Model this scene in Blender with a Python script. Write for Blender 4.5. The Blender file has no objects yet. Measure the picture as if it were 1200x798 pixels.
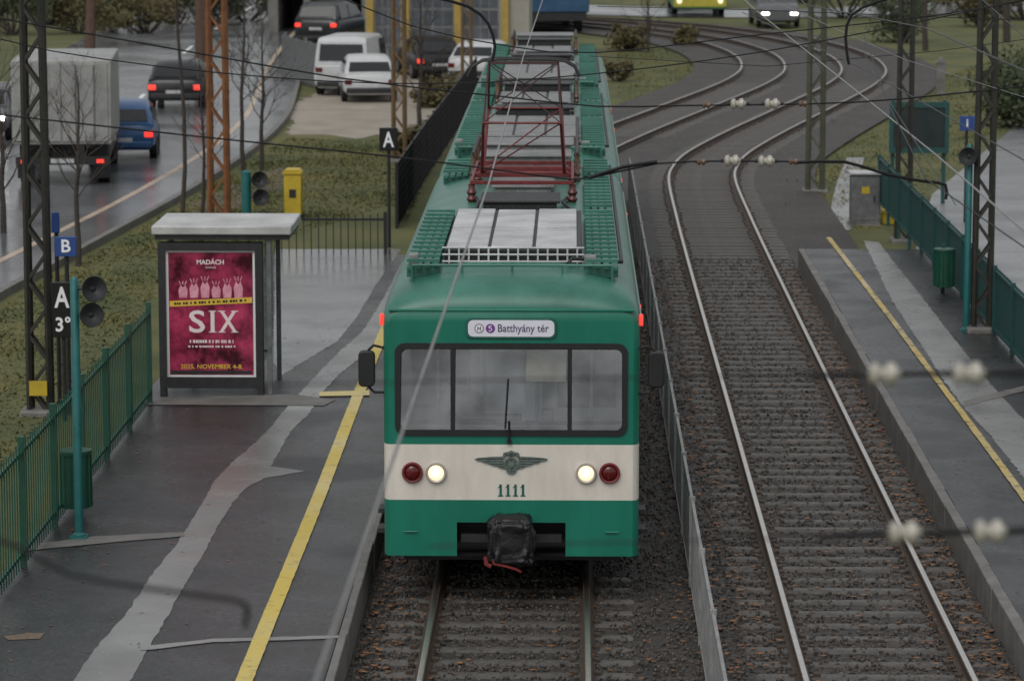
import bpy, math, random, bmesh
import numpy as np
from mathutils import Vector, Matrix, noise
random.seed(7); rng = np.random.default_rng(7)
sc = bpy.context.scene; COL = sc.collection
R = math.radians
# ---------------------------------------------------------------- camera model
F = 3800.; VX, VY = 672., -170.
P = math.atan((399-VY)/F); PSI = math.atan((VX-600)/F*math.cos(P))
CAM = Vector((0.6, 0, 7.27))
RT = Vector((math.cos(PSI), math.sin(PSI), 0))
FW = Vector((-math.sin(PSI)*math.cos(P), math.cos(PSI)*math.cos(P), -math.sin(P)))
UP = RT.cross(FW)
def ray(px, py): return RT*(px-600)+UP*(399-py)+FW*F
def at(px, py, Z=0.):
    d = ray(px, py); return CAM+d*((Z-CAM.z)/d.z)
def atY(px, py, Y):
    d = ray(px, py); return CAM+d*(Y/d.y)
cd = bpy.data.cameras.new('camera'); cam = bpy.data.objects.new('camera', cd); COL.objects.link(cam)
cam.location = CAM; cam.rotation_euler = (math.pi/2-P, 0, PSI)
cd.sensor_width = 36; cd.lens = 36*F/1200; cd.clip_start = .3; cd.clip_end = 2000
cd.dof.use_dof = True; cd.dof.focus_distance = 33; cd.dof.aperture_fstop = 3.2
sc.camera = cam
sc.view_settings.view_transform = 'Standard'; sc.view_settings.look = 'None'; sc.view_settings.exposure = 0
# ---------------------------------------------------------------- world, sun
w = bpy.data.worlds.new('World'); sc.world = w; w.use_nodes = True
nt = w.node_tree; bg = nt.nodes['Background']
sky = nt.nodes.new('ShaderNodeTexSky'); sky.sky_type = 'NISHITA'; sky.sun_disc = False
SE, SR = R(48), R(200)
sky.sun_elevation = SE; sky.sun_rotation = SR; sky.air_density = 1.5; sky.dust_density = 4
hs = nt.nodes.new('ShaderNodeHueSaturation'); hs.inputs['Saturation'].default_value = .2
nt.links.new(sky.outputs[0], hs.inputs['Color'])
mxw = nt.nodes.new('ShaderNodeMix'); mxw.data_type = 'RGBA'; mxw.inputs['Factor'].default_value = .5
mxw.inputs[7].default_value = (7.0, 7.2, 7.45, 1)
nt.links.new(hs.outputs[0], mxw.inputs[6]); nt.links.new(mxw.outputs[2], bg.inputs[0])
bg.inputs[1].default_value = .098
sl = bpy.data.lights.new('sun', 'SUN'); sl.energy = 1.0; sl.angle = R(40); sl.color = (1, .97, .93)
so = bpy.data.objects.new('sun', sl); COL.objects.link(so)
sdir = Vector((math.sin(SR)*math.cos(SE), math.cos(SR)*math.cos(SE), math.sin(SE)))
so.rotation_euler = sdir.to_track_quat('Z', 'Y').to_euler(); so.location = (0, 0, 40)
# ---------------------------------------------------------------- materials
def M(name, col, rough=.55, metal=0., var=.2, scale=4., col2=None, bump=0., bscale=60., wet=None, wscale=.6, emit=0., spec=.5, vor=False, detail=6, contrast=None, speck=0, stretch=None, sk=(.62, 1.75)):
    m = bpy.data.materials.new(name); m.use_nodes = True
    n = m.node_tree.nodes; l = m.node_tree.links; b = n['Principled BSDF']
    tc = n.new('ShaderNodeTexCoord')
    nz = n.new('ShaderNodeTexNoise'); nz.inputs['Scale'].default_value = scale; nz.inputs['Detail'].default_value = detail; nz.inputs['Roughness'].default_value = .65
    if stretch:
        mp = n.new('ShaderNodeMapping'); mp.inputs['Scale'].default_value = stretch
        l.new(tc.outputs['Object'], mp.inputs['Vector']); l.new(mp.outputs[0], nz.inputs['Vector'])
    else: l.new(tc.outputs['Object'], nz.inputs['Vector'])
    cr = n.new('ShaderNodeValToRGB')
    lo, hi = contrast or (.3, .7)
    cr.color_ramp.elements[0].position = lo; cr.color_ramp.elements[1].position = hi
    c1 = tuple(c*(1-var) for c in col) if col2 is None else col
    c2 = tuple(min(1, c*(1+var)) for c in col) if col2 is None else col2
    cr.color_ramp.elements[0].color = (*c1, 1); cr.color_ramp.elements[1].color = (*c2, 1)
    l.new(nz.outputs['Fac'], cr.inputs[0])
    colsock = cr.outputs[0]
    if vor or speck:
        mx = n.new('ShaderNodeMix'); mx.data_type = 'RGBA'; mx.blend_type = 'MULTIPLY'; mx.inputs['Factor'].default_value = .85
        mr = n.new('ShaderNodeMapRange'); mr.inputs['To Min'].default_value = .35; mr.inputs['To Max'].default_value = 1.5
        vo = n.new('ShaderNodeTexVoronoi'); vo.inputs['Scale'].default_value = bscale if vor else speck
        l.new(tc.outputs['Object'], vo.inputs['Vector'])
        sp = n.new('ShaderNodeSeparateColor'); l.new(vo.outputs['Color'], sp.inputs[0]); l.new(sp.outputs[0], mr.inputs['Value'])
        if speck: mr.inputs['From Min'].default_value = .2; mr.inputs['To Min'].default_value = sk[0]; mr.inputs['To Max'].default_value = sk[1]
        l.new(cr.outputs[0], mx.inputs[6]); l.new(mr.outputs[0], mx.inputs[7]); colsock = mx.outputs[2]
    l.new(colsock, b.inputs['Base Color'])
    b.inputs['Roughness'].default_value = rough; b.inputs['Metallic'].default_value = metal
    b.inputs['Specular IOR Level'].default_value = spec
    if wet:
        n2 = n.new('ShaderNodeTexNoise'); n2.inputs['Scale'].default_value = wscale; n2.inputs['Detail'].default_value = 5
        l.new(tc.outputs['Object'], n2.inputs['Vector'])
        mr2 = n.new('ShaderNodeMapRange'); mr2.inputs['From Min'].default_value = .38; mr2.inputs['From Max'].default_value = .62
        mr2.inputs['To Min'].default_value = wet[0]; mr2.inputs['To Max'].default_value = wet[1]
        l.new(n2.outputs['Fac'], mr2.inputs['Value']); l.new(mr2.outputs[0], b.inputs['Roughness'])
    if bump:
        if vor: src = vo.outputs['Distance']
        else:
            n3 = n.new('ShaderNodeTexNoise'); n3.inputs['Scale'].default_value = bscale; n3.inputs['Detail'].default_value = 3
            l.new(tc.outputs['Object'], n3.inputs['Vector']); src = n3.outputs['Fac']
        bp = n.new('ShaderNodeBump'); bp.inputs['Strength'].default_value = bump; bp.inputs['Distance'].default_value = .03
        if vor: bp.invert = True
        l.new(src, bp.inputs['Height']); l.new(bp.outputs[0], b.inputs['Normal'])
    if emit:
        l.new(colsock, b.inputs['Emission Color']); b.inputs['Emission Strength'].default_value = emit
    return m
def glassM(name, tint=(.75, .8, .8), gl=.3, rough=.03):
    m = bpy.data.materials.new(name); m.use_nodes = True
    n = m.node_tree.nodes; l = m.node_tree.links; n.remove(n['Principled BSDF'])
    tr = n.new('ShaderNodeBsdfTransparent'); tr.inputs[0].default_value = (*tint, 1)
    g = n.new('ShaderNodeBsdfGlossy'); g.inputs['Roughness'].default_value = rough; g.inputs[0].default_value = (.9, .92, .95, 1)
    tc = n.new('ShaderNodeTexCoord'); nz = n.new('ShaderNodeTexNoise'); nz.inputs['Scale'].default_value = 2.2; nz.inputs['Detail'].default_value = 4
    mr = n.new('ShaderNodeMapRange'); mr.inputs['From Min'].default_value = .3; mr.inputs['From Max'].default_value = .7; mr.inputs['To Min'].default_value = gl*.55; mr.inputs['To Max'].default_value = gl*1.45
    l.new(tc.outputs['Object'], nz.inputs['Vector']); l.new(nz.outputs['Fac'], mr.inputs['Value'])
    mx = n.new('ShaderNodeMixShader'); l.new(mr.outputs[0], mx.inputs[0]); l.new(tr.outputs[0], mx.inputs[1]); l.new(g.outputs[0], mx.inputs[2])
    l.new(mx.outputs[0], n['Material Output'].inputs[0])
    return m
m_grass = M('grass_ground', (.045, .066, .018), .9, scale=.35, col2=(.14, .13, .045), bump=.6, bscale=25, detail=12)
m_ballast = M('ballast', (.030, .026, .023), .6, scale=.8, col2=(.062, .052, .045), bump=.9, bscale=24, vor=True)
m_stone = M('ballast_stone', (.028, .024, .022), .5, scale=9, col2=(.088, .076, .066), detail=2)
m_asph = M('platform_asphalt', (.013, .013, .015), scale=.9, col2=(.040, .040, .042), bump=.35, bscale=70, wet=(.08, .42), wscale=.5, detail=12, speck=38)
m_road = M('road_asphalt', (.085, .089, .096), scale=.5, col2=(.14, .145, .152), bump=.08, bscale=60, wet=(.10, .30), wscale=.3)
m_patch = M('grey_patch', (.15, .149, .145), scale=1.2, col2=(.23, .227, .22), bump=.12, bscale=60, wet=(.12, .4), wscale=1, detail=10)
m_yel = M('yellow_paint', (.25, .19, .04), scale=7, col2=(.60, .45, .07), wet=(.25, .5), detail=14, contrast=(.30, .46))
m_yel2 = M('worn_yellow_paint', (.05, .045, .03), scale=5, col2=(.48, .36, .11), wet=(.25, .6), detail=12, contrast=(.36, .48))
m_conc = M('concrete', (.10, .096, .09), .6, scale=3, col2=(.20, .19, .18), bump=.3, bscale=50, detail=10)
m_sleep = M('sleeper_concrete', (.045, .041, .038), .5, scale=5, col2=(.115, .107, .097), bump=.3, bscale=50, detail=10)
m_dirt = M('sandy_dirt', (.22, .19, .15), .8, scale=.8, col2=(.36, .32, .27), bump=.3, bscale=20, detail=10)
m_wetgrey = M('wet_paving', (.14, .145, .15), scale=.4, col2=(.21, .215, .22), wet=(.25, .45), bump=.1, detail=9)
m_rail = M('rail_steel', (.66, .63, .60), .33, 1., var=.12, scale=8)
m_railside = M('rail_rust', (.045, .030, .023), .7, .2, scale=12, col2=(.085, .06, .043))
m_green = M('train_green', (.005, .13, .085), .32, scale=1.1, col2=(.010, .185, .122), detail=10, stretch=(2.2, 2.2, .6))
m_roofg = M('roof_green', (.022, .115, .083), .38, scale=1.6, col2=(.060, .205, .155), detail=12)
m_cream = M('train_cream', (.58, .535, .465), .4, scale=2., col2=(.73, .69, .62), detail=10, stretch=(2.5, 2.5, .7))
m_black = M('black_rubber', (.012, .012, .013), .5, var=.3)
m_signb = M('sign_black', (.006, .006, .007), .35, var=.2)
m_dark = M('dark_metal', (.03, .03, .032), .55, .3, var=.3, scale=8)
m_spk = M('speaker_grey', (.045, .047, .05), .45, .2, var=.3, scale=8)
m_grey = M('grey_metal', (.17, .175, .18), .45, .4, scale=6, var=.35)
m_mgrey = M('weathered_grey_sheet', (.11, .115, .115), .5, .2, scale=3, col2=(.27, .275, .27), detail=10)
m_lgrey = M('pale_sheet_metal', (.32, .325, .33), .42, .1, scale=2.2, col2=(.60, .605, .61), detail=12)
m_cab = M('cab_lining', (.50, .51, .52), .7, var=.12)
m_redp = M('red_paint', (.085, .010, .012), .5, scale=8, col2=(.20, .022, .024), detail=8)
m_redd = M('dull_red_hose', (.16, .015, .015), .6, var=.3)
m_lampw = M('lit_white_lamp', (1, .80, .52), emit=.95, var=.02)
m_bulb = M('bulb_glow', (1, .92, .76), emit=2.2, var=.02)
m_lampr = M('dark_red_lens', (.10, .008, .008), .15, var=.2)
m_lampred = M('lit_red_lamp', (1, .05, .035), emit=1.0, var=.02)
m_ring = M('lamp_ring', (.50, .47, .42), .35, .4, var=.1)
m_emb = M('emblem_grey', (.13, .165, .15), .4, .2, scale=20, var=.3)
m_embd = M('emblem_dark', (.035, .05, .045), .5, var=.2)  # dark tone of the feather outlines and emblem lettering
m_dgreen = M('number_green', (.008, .105, .075), .5)
m_white = M('white_board', (.78, .78, .80), .4, var=.05)
m_purple = M('purple_print', (.16, .04, .24), .5)
m_ptext = M('dark_violet_print', (.07, .055, .12), .5)
m_glass = glassM('cab_glass', (.80, .84, .86), .17)
m_glassd = M('dark_car_glass', (.012, .014, .016), .08, var=.3)
m_shglass = glassM('shelter_glass', (.8, .85, .85), .12)
m_teal = M('teal_paint', (.008, .095, .10), .4, scale=6, col2=(.02, .15, .145), detail=9)
m_fgreen = M('fence_green', (.008, .055, .035), .4, scale=6, col2=(.015, .085, .055))
m_tealf = M('teal_fence', (.008, .05, .048), .5, scale=4, col2=(.014, .075, .07))
m_mast = M('dark_mast_paint', (.022, .023, .02), .6, .2, scale=5, col2=(.05, .046, .038))
m_rustm = M('rusty_orange_mast', (.12, .048, .02), .7, scale=3, col2=(.28, .115, .042), detail=10)
m_brownm = M('ochre_mast', (.10, .06, .028), .7, scale=3, col2=(.18, .12, .06), detail=10)
m_oliv = M('olive_mast', (.045, .052, .035), .7, scale=3, col2=(.095, .10, .065), detail=10)
m_wire = M('wire', (.02, .02, .022), .4, .6)
m_cwire = M('copper_wire', (.30, .29, .28), .35, .8)
m_insul = M('porcelain', (.38, .36, .31), .25, var=.25, scale=20)
m_insulb = M('brown_porcelain', (.12, .07, .045), .2, var=.2)
m_bark = M('bark', (.035, .028, .024), .9, scale=8, col2=(.065, .052, .044), bump=.5, bscale=30)
m_barkb = M('brown_bark', (.07, .04, .028), .9, scale=6, col2=(.11, .07, .05), bump=.5, bscale=20)
m_tyre = M('tyre', (.014, .014, .015), .8)
m_rim = M('rim', (.25, .25, .26), .4, .7)
m_ysign = M('yellow_sheet', (.50, .36, .03), .45, scale=3, var=.18)
m_blue = M('blue_sign', (.02, .06, .22), .4, var=.1)
m_leaf1 = M('leaf_dark', (.02, .033, .014), .7, scale=3, col2=(.055, .07, .024))
m_leaf2 = M('leaf_olive', (.06, .055, .02), .7, scale=3, col2=(.12, .095, .035))
m_litter = M('fallen_leaf', (.07, .032, .015), .6, scale=9, col2=(.32, .13, .035), detail=2, contrast=(.35, .65))
m_blade = M('grass_blade', (.045, .070, .018), .8, scale=.5, col2=(.18, .155, .055), detail=8, contrast=(.35, .65))
# ---------------------------------------------------------------- mesh builder
class MB:
    def __init__(s): s.v = []; s.f = []; s.m = []; s.cur = 0
    def add(s, vs, fs):
        o = len(s.v); s.v += [tuple(v) for v in vs]
        for f in fs: s.f.append(tuple(i+o for i in f)); s.m.append(s.cur)
        return s
    def box(s, x0, x1, y0, y1, z0, z1):
        return s.add([(x0,y0,z0),(x1,y0,z0),(x1,y1,z0),(x0,y1,z0),(x0,y0,z1),(x1,y0,z1),(x1,y1,z1),(x0,y1,z1)],
              [(0,3,2,1),(4,5,6,7),(0,1,5,4),(1,2,6,5),(2,3,7,6),(3,0,4,7)])
    def bar(s, p0, p1, r, n=8, r1=None):
        return s.tube([p0, p1], [r, r if r1 is None else r1], n)
    def flat(s, p0, p1, wx, wy):      # rectangular section bar
        p0 = Vector(p0); p1 = Vector(p1); d = (p1-p0).normalized()
        a = d.orthogonal().normalized() if abs(d.z) > .99 else d.cross(Vector((0, 0, 1))).normalized()
        b = d.cross(a).normalized()
        vs = [p+a*sx*wx/2+b*sy*wy/2 for p in (p0, p1) for sx, sy in ((-1,-1),(1,-1),(1,1),(-1,1))]
        return s.add(vs, [(0,1,2,3),(7,6,5,4),(0,4,5,1),(1,5,6,2),(2,6,7,3),(3,7,4,0)])
    def tube(s, pts, r, n=6):
        pts = [Vector(p) for p in pts]; rs = r if isinstance(r, (list, tuple)) else [r]*len(pts)
        vs = []; a = None
        for i, p in enumerate(pts):
            d = (pts[min(i+1, len(pts)-1)]-pts[max(i-1, 0)]).normalized()
            a = d.orthogonal().normalized() if a is None else (a-d*a.dot(d)).normalized()
            b = d.cross(a)
            for k in range(n):
                t = 2*math.pi*k/n; vs.append(p+(a*math.cos(t)+b*math.sin(t))*rs[i])
        fs = [(i*n+k, i*n+(k+1) % n, (i+1)*n+(k+1) % n, (i+1)*n+k) for i in range(len(pts)-1) for k in range(n)]
        fs += [tuple(range(n))[::-1], tuple((len(pts)-1)*n+k for k in range(n))]
        return s.add(vs, fs)
    def poly(s, pts): return s.add(pts, [tuple(range(len(pts)))])
    def prism(s, pts, y0, y1):       # pts (x,z) extruded along y
        n = len(pts)
        vs = [(x, y0, z) for x, z in pts]+[(x, y1, z) for x, z in pts]
        return s.add(vs, [tuple(range(n)), tuple(range(n, 2*n))[::-1]]+[(i, i+n, (i+1) % n+n, (i+1) % n) for i in range(n)])
    def ring(s, outer, inner, y0, y1):
        n = len(outer)
        vs = [(x, y0, z) for x, z in outer]+[(x, y0, z) for x, z in inner]+[(x, y1, z) for x, z in outer]+[(x, y1, z) for x, z in inner]
        fs = []
        for i in range(n):
            j = (i+1) % n
            fs += [(i, j, n+j, n+i), (2*n+i, 3*n+i, 3*n+j, 2*n+j), (i, 2*n+i, 2*n+j, j), (n+i, n+j, 3*n+j, 3*n+i)]
        return s.add(vs, fs)
    def lathe(s, prof, c=(0, 0, 0), axis='z', n=16):
        vs = []; c = Vector(c)
        for r, h in prof:
            for k in range(n):
                t = 2*math.pi*k/n; x, y = r*math.cos(t), r*math.sin(t)
                vs.append(c+Vector({'z': (x, y, h), 'y': (x, h, y), 'x': (h, x, y)}[axis]))
        m = len(prof)
        fs = [(i*n+k, i*n+(k+1) % n, (i+1)*n+(k+1) % n, (i+1)*n+k) for i in range(m-1) for k in range(n)]
        fs += [tuple(range(n))[::-1], tuple((m-1)*n+k for k in range(n))]
        return s.add(vs, fs)
    def build(s, name, mats, parent=None, bevel=0, recalc=True, smooth=True):
        me = bpy.data.meshes.new(name); me.from_pydata(s.v, [], s.f)
        for m in (mats if isinstance(mats, list) else [mats]): me.materials.append(m)
        me.polygons.foreach_set('material_index', s.m)
        if recalc:
            bm = bmesh.new(); bm.from_mesh(me); bmesh.ops.recalc_face_normals(bm, faces=bm.faces); bm.to_mesh(me); bm.free()
        if smooth:
            me.polygons.foreach_set('use_smooth', [True]*len(me.polygons)); me.set_sharp_from_angle(angle=R(35))
        o = bpy.data.objects.new(name, me); COL.objects.link(o)
        if parent: o.parent = parent
        if bevel:
            bv = o.modifiers.new('bevel', 'BEVEL'); bv.width = bevel; bv.segments = 2; bv.limit_method = 'ANGLE'; bv.angle_limit = R(40)
        return o
def tag(o, label, cat, group=None, kind=None):
    o['label'] = label; o['category'] = cat
    if group: o['group'] = group
    if kind: o['kind'] = kind
    return o
def thing(name, label, cat, loc=(0, 0, 0), rz=0, group=None):
    o = bpy.data.objects.new(name, None); COL.objects.link(o); o.empty_display_size = .2
    o.location = loc; o.rotation_euler = (0, 0, rz); return tag(o, label, cat, group)
def struct(o):
    o['kind'] = 'structure'
def rr(x0, x1, z0, z1, r, n=4):
    pts = []
    for cx, cz, a in ((x1-r, z0+r, -90), (x1-r, z1-r, 0), (x0+r, z1-r, 90), (x0+r, z0+r, 180)):
        for k in range(n+1):
            t = R(a+90*k/n); pts.append((cx+r*math.cos(t), cz+r*math.sin(t)))
    return pts
def text(name, body, size, mat, parent, x, y, z, off=0., sx=1., ext=.002, fw=None, fh=None):
    cu = bpy.data.curves.new('txt', 'FONT'); cu.body = body; cu.size = size; cu.align_x = 'CENTER'; cu.align_y = 'CENTER'
    cu.extrude = ext; cu.offset = off; cu.resolution_u = 3
    to = bpy.data.objects.new('txt', cu); COL.objects.link(to)
    dg = bpy.context.evaluated_depsgraph_get(); dg.update()
    me = bpy.data.meshes.new_from_object(to.evaluated_get(dg)); bpy.data.objects.remove(to)
    xs = [v.co.x for v in me.vertices]; ys = [v.co.y for v in me.vertices]; sy = 1.; cx = cy = 0
    if fw: sx = fw/(max(xs)-min(xs)); cx = (max(xs)+min(xs))/2
    if fh: sy = fh/(max(ys)-min(ys)); cy = (max(ys)+min(ys))/2
    for v in me.vertices: v.co = ((v.co.x-cx)*sx+x, y-v.co.z, (v.co.y-cy)*sy+z)
    me.name = name; me.materials.clear(); me.materials.append(mat)
    for p in me.polygons: p.material_index = 0
    o = bpy.data.objects.new(name, me); COL.objects.link(o); o.parent = parent; return o
def strip(mb, path, a, b, z):
    n = len(path); L = []
    for i, p in enumerate(path):
        q0 = path[max(i-1, 0)]; q1 = path[min(i+1, n-1)]
        d = Vector((q1[0]-q0[0], q1[1]-q0[1], 0)).normalized(); nn = Vector((d.y, -d.x, 0))
        aa = a(i) if callable(a) else a; bb = b(i) if callable(b) else b
        L.append((Vector((p[0], p[1], z))+nn*aa, Vector((p[0], p[1], z))+nn*bb))
    vs = [v for pr in L for v in pr]
    return mb.add(vs, [(2*i, 2*i+1, 2*i+3, 2*i+2) for i in range(n-1)])
def offs(path, d):
    out = []; n = len(path)
    for i, p in enumerate(path):
        q0 = path[max(i-1, 0)]; q1 = path[min(i+1, n-1)]
        t = Vector((q1[0]-q0[0], q1[1]-q0[1])).normalized(); out.append((p[0]+t.y*d, p[1]-t.x*d))
    return out
def catmull(pts, step=1.):
    out = []
    for i in range(len(pts)-1):
        p0 = Vector(pts[max(i-1, 0)]); p1 = Vector(pts[i]); p2 = Vector(pts[i+1]); p3 = Vector(pts[min(i+2, len(pts)-1)])
        n = max(2, int((p2-p1).length/step))
        for k in range(n):
            t = k/n
            out.append(.5*((2*p1)+(-p0+p2)*t+(2*p0-5*p1+4*p2-p3)*t*t+(-p0+3*p1-3*p2+p3)*t**3))
    out.append(Vector(pts[-1])); return out
def pxpoly(name, pts, Z, mat):
    mb = MB(); mb.poly([at(x, y, Z) for x, y in pts]); return mb.build(name, mat, recalc=False)
def inpoly(x, y, poly):
    c = False; n = len(poly)
    for i in range(n):
        x1, y1 = poly[i][:2]; x2, y2 = poly[i-1][:2]
        if (y1 > y) != (y2 > y) and x < (x2-x1)*(y-y1)/(y2-y1)+x1: c = not c
    return c
# ================================================================ SETTING
PZ = .2; GZ = -.2
mb = MB(); mb.poly([(-900, -60, GZ), (900, -60, GZ), (900, 1500, GZ), (-900, 1500, GZ)])
struct(mb.build('ground', m_grass, recalc=False))
# tracks
tp = [(3.45, 14), (3.45, 30), (3.45, 45), (3.45, 58), (3.47, 66)]+[tuple(at(x, y, 0))[:2] for x, y in ((823, 212), (826, 195), (842, 178), (885, 154), (945, 125), (998, 98), (1012, 80), (990, 62), (935, 46), (860, 35), (780, 27), (690, 21), (560, 16))]
PR = [tuple(p) for p in catmull(tp, .8)]
PL = offs(PR, -3.45)
def yb(i, n, f):
    y = PR[i][1]; t = min(1, max(0, (y-57)/4)) if y < 120 else 1
    return n+(f-n)*t
mb = MB(); strip(mb, PR, lambda i: yb(i, -4.92, -5.9), lambda i: yb(i, 1.26, 2.6), -.14)
struct(mb.build('track_bed', m_ballast, recalc=False))
RPROF = [(-.024, 0), (.024, 0), (.034, -.006), (.036, -.03), (.012, -.045), (.012, -.09), (.07, -.11), (-.07, -.11), (-.012, -.09), (-.012, -.045), (-.036, -.03), (-.034, -.006)]
def rail(path, off, label):
    p = offs(path, off); L = offs(path, off+1); mb = MB(); n = len(RPROF); vs = []
    for a, b in zip(p, L):
        d = (Vector(b)-Vector(a)).normalized()
        for x, z in RPROF: vs.append((a[0]+d.x*x, a[1]+d.y*x, z))
    fs = []; ms = []
    for i in range(len(p)-1):
        for k in range(n):
            fs.append((i*n+k, i*n+(k+1) % n, (i+1)*n+(k+1) % n, (i+1)*n+k)); ms.append(0 if k == 0 else 1)
    mb.v = vs; mb.f = fs; mb.m = ms
    tag(mb.build('rail', [m_rail, m_railside]), label, 'rail')
rail(PR, -.7525, 'left rail of the empty right-hand track'); rail(PR, .7525, 'right rail of the empty track, nearest the right platform')
rail(PL, -.7525, 'left rail under the green train, nearest the left platform'); rail(PL, .7525, 'right rail under the green train, beside the grey fence')
def sleeper_mesh():
    mb = MB(); pr = [(-.10, -.2), (.10, -.2), (.10, -.140), (.066, -.115), (-.066, -.115), (-.10, -.140)]
    n = 6; vs = []
    for x in (-1.2, -1.17, 1.17, 1.2):
        k = .9 if abs(x) > 1.18 else 1
        vs += [(x, y*k, z if k == 1 else z-.012) for y, z in pr]
    mb.v = vs; mb.f = [(i*n+k, i*n+(k+1) % n, (i+1)*n+(k+1) % n, (i+1)*n+k) for i in range(3) for k in range(n)]+[tuple(range(n)), tuple(range(18, 24))]
    mb.m = [0]*len(mb.f)
    for sx in (-.7525, .7525):
        for q in (-.11, .11):
            mb.cur = 1; mb.box(sx+q-.03, sx+q+.03, -.045, .045, -.116, -.085)
    return mb.build('sleeper', [m_sleep, m_railside])
sl0 = sleeper_mesh(); used = False
def sleepers(path, y0, y1, label, group):
    global used
    acc = .3
    for i in range(len(path)-1):
        a = Vector(path[i]); b = Vector(path[i+1]); L = (b-a).length; d = (b-a)/L
        while acc < L:
            p = a+d*acc; acc += .5
            if y0 < p.y < y1:
                o = sl0 if not used else sl0.copy()
                if used: COL.objects.link(o)
                used = True
                o.location = (p.x+random.uniform(-.03, .03), p.y+random.uniform(-.02, .02), random.uniform(-.014, .001)); o.rotation_euler = (0, 0, math.atan2(d.y, d.x)-math.pi/2+random.uniform(-.014, .014))
                tag(o, label, 'sleeper', group)
        acc -= L
sleepers(PR, 26, 106, 'concrete sleeper in the ballast of the empty right-hand track', 'sleepers of the empty right-hand track')
sleepers(PL, 26, 33, 'concrete sleeper in front of the green train', 'sleepers in front of the train')
sleepers(PL, 86, 106, 'distant concrete sleeper in the curve behind the train', 'sleepers in the far curve of the left track')
# loose stones + leaves (stuff)
bm = bmesh.new(); bmesh.ops.create_icosphere(bm, subdivisions=1, radius=1)
IV = np.array([v.co[:] for v in bm.verts]); IF = np.array([[v.index for v in f.verts] for f in bm.faces]); bm.free()
def scatter_stones(N):
    Y = 26+34*rng.random(N)**1.5; X = -1.42+6.08*rng.random(N)
    S = rng.uniform(.011, .025, N)
    V = IV[None]*(S[:, None, None])*rng.uniform(.6, 1.35, (N, 1, 3))*rng.uniform(.8, 1.2, (N, len(IV), 1))
    a = rng.random(N)*6.28; c, s_ = np.cos(a)[:, None], np.sin(a)[:, None]
    W = np.stack([V[..., 0]*c-V[..., 1]*s_, V[..., 0]*s_+V[..., 1]*c, V[..., 2]], -1)
    W += np.stack([X, Y, np.full(N, -.134)+rng.uniform(-.010, .016, N)], -1)[:, None]
    fs = (IF[None]+np.arange(N)[:, None, None]*len(IV)).reshape(-1, 3)
    me = bpy.data.meshes.new('ballast_stones'); me.from_pydata(W.reshape(-1, 3).tolist(), [], fs.tolist()); me.materials.append(m_stone)
    o = bpy.data.objects.new('ballast_stones', me); COL.objects.link(o)
    tag(o, 'loose grey brown ballast stones between the sleepers', 'ballast', kind='stuff')
scatter_stones(34000)
def leaf_mesh(pts, name, label, s0=.03, s1=.055):
    vs = []; fs = []
    for x, y, z in pts:
        a = random.random()*6.28; s = random.uniform(s0, s1); t1 = random.uniform(-.3, .3)
        k = len(vs)
        for u, v_ in ((-1, 0), (0, -.6), (1, 0), (0, .6)):
            vs.append((x+(u*math.cos(a)-v_*math.sin(a))*s, y+(u*math.sin(a)+v_*math.cos(a))*s, z+.006+abs(u)*s*.3*abs(t1)+max(0, t1*v_*s)))
        fs.append((k, k+1, k+2, k+3))
    me = bpy.data.meshes.new(name); me.from_pydata(vs, [], fs); me.materials.append(m_litter)
    o = bpy.data.objects.new(name, me); COL.objects.link(o); tag(o, label, 'leaves', kind='stuff')
pts = []
for _ in range(3200):
    y = 26+32*random.random()**1.3
    q = random.random()
    if q < .34: x = 4.66-abs(random.gauss(0, .35))
    elif q < .60: x = 2.15+random.gauss(0, .3)
    elif q < .78: x = -1.38+abs(random.gauss(0, .25))
    else: x = random.uniform(-1.4, 4.6)
    x = min(4.64, max(-1.4, x)); pts.append((x, y, -.110))
leaf_mesh(pts, 'fallen_leaves', 'orange brown fallen leaves scattered over the ballast', .022, .05)
pts = []
for _ in range(800):
    y = 24+33*random.random()
    x = random.choice([-4.75+abs(random.gauss(0, .3)), 6.7-abs(random.gauss(0, .4)), random.uniform(-4.7, -2.3), random.uniform(4.9, 6.7)])
    pts.append((x, y, PZ))
leaf_mesh(pts, 'fallen_leaves', 'brown fallen leaves along the platform fences', .012, .032)
# platforms
def platform(name, x0, x1, ex0, ex1, y0, y1):
    mb = MB(); mb.box(x0, x1, y0, y1, GZ-.02, PZ); struct(mb.build(name, m_asph))
    y = y0; mb = MB()
    while y < y1-.05:
        yy = min(y1, y+1.0); d = random.uniform(-.006, .012)
        mb.box(ex0+random.uniform(0, .008), ex1+random.uniform(-.008, .004), y+.006, yy-.006, GZ-.01, PZ+.008+d*.4); y = yy
    struct(mb.build('platform_edge_'+name.split('_')[1], m_conc, bevel=.012))
platform('platform_left', -5.05, -1.54, -1.538, -1.45, 14, 57.5)
platform('platform_right', 4.812, 7.1, 4.69, 4.81, 14, 58.5)
Z1, Z2, Z3 = PZ+.004, PZ+.008, PZ+.013
m_wetp = M('worn_wet_asphalt', (.085, .087, .09), scale=1, col2=(.14, .142, .145), wet=(.06, .26), wscale=.8, bump=.06, bscale=90, detail=10)
def ragged(name, pts, Z, mat, amp=.006, sub=.12):
    W = [at(x, y, Z) for x, y in pts]; out = []
    for i, a in enumerate(W):
        b = W[(i+1) % len(W)]; n = max(1, int((b-a).length/sub))
        for k in range(n):
            q = a.lerp(b, k/n); out.append((q.x+random.gauss(0, amp), q.y+random.gauss(0, amp), Z))
    mb = MB(); mb.poly(out); struct(mb.build(name, mat, recalc=False))
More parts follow.
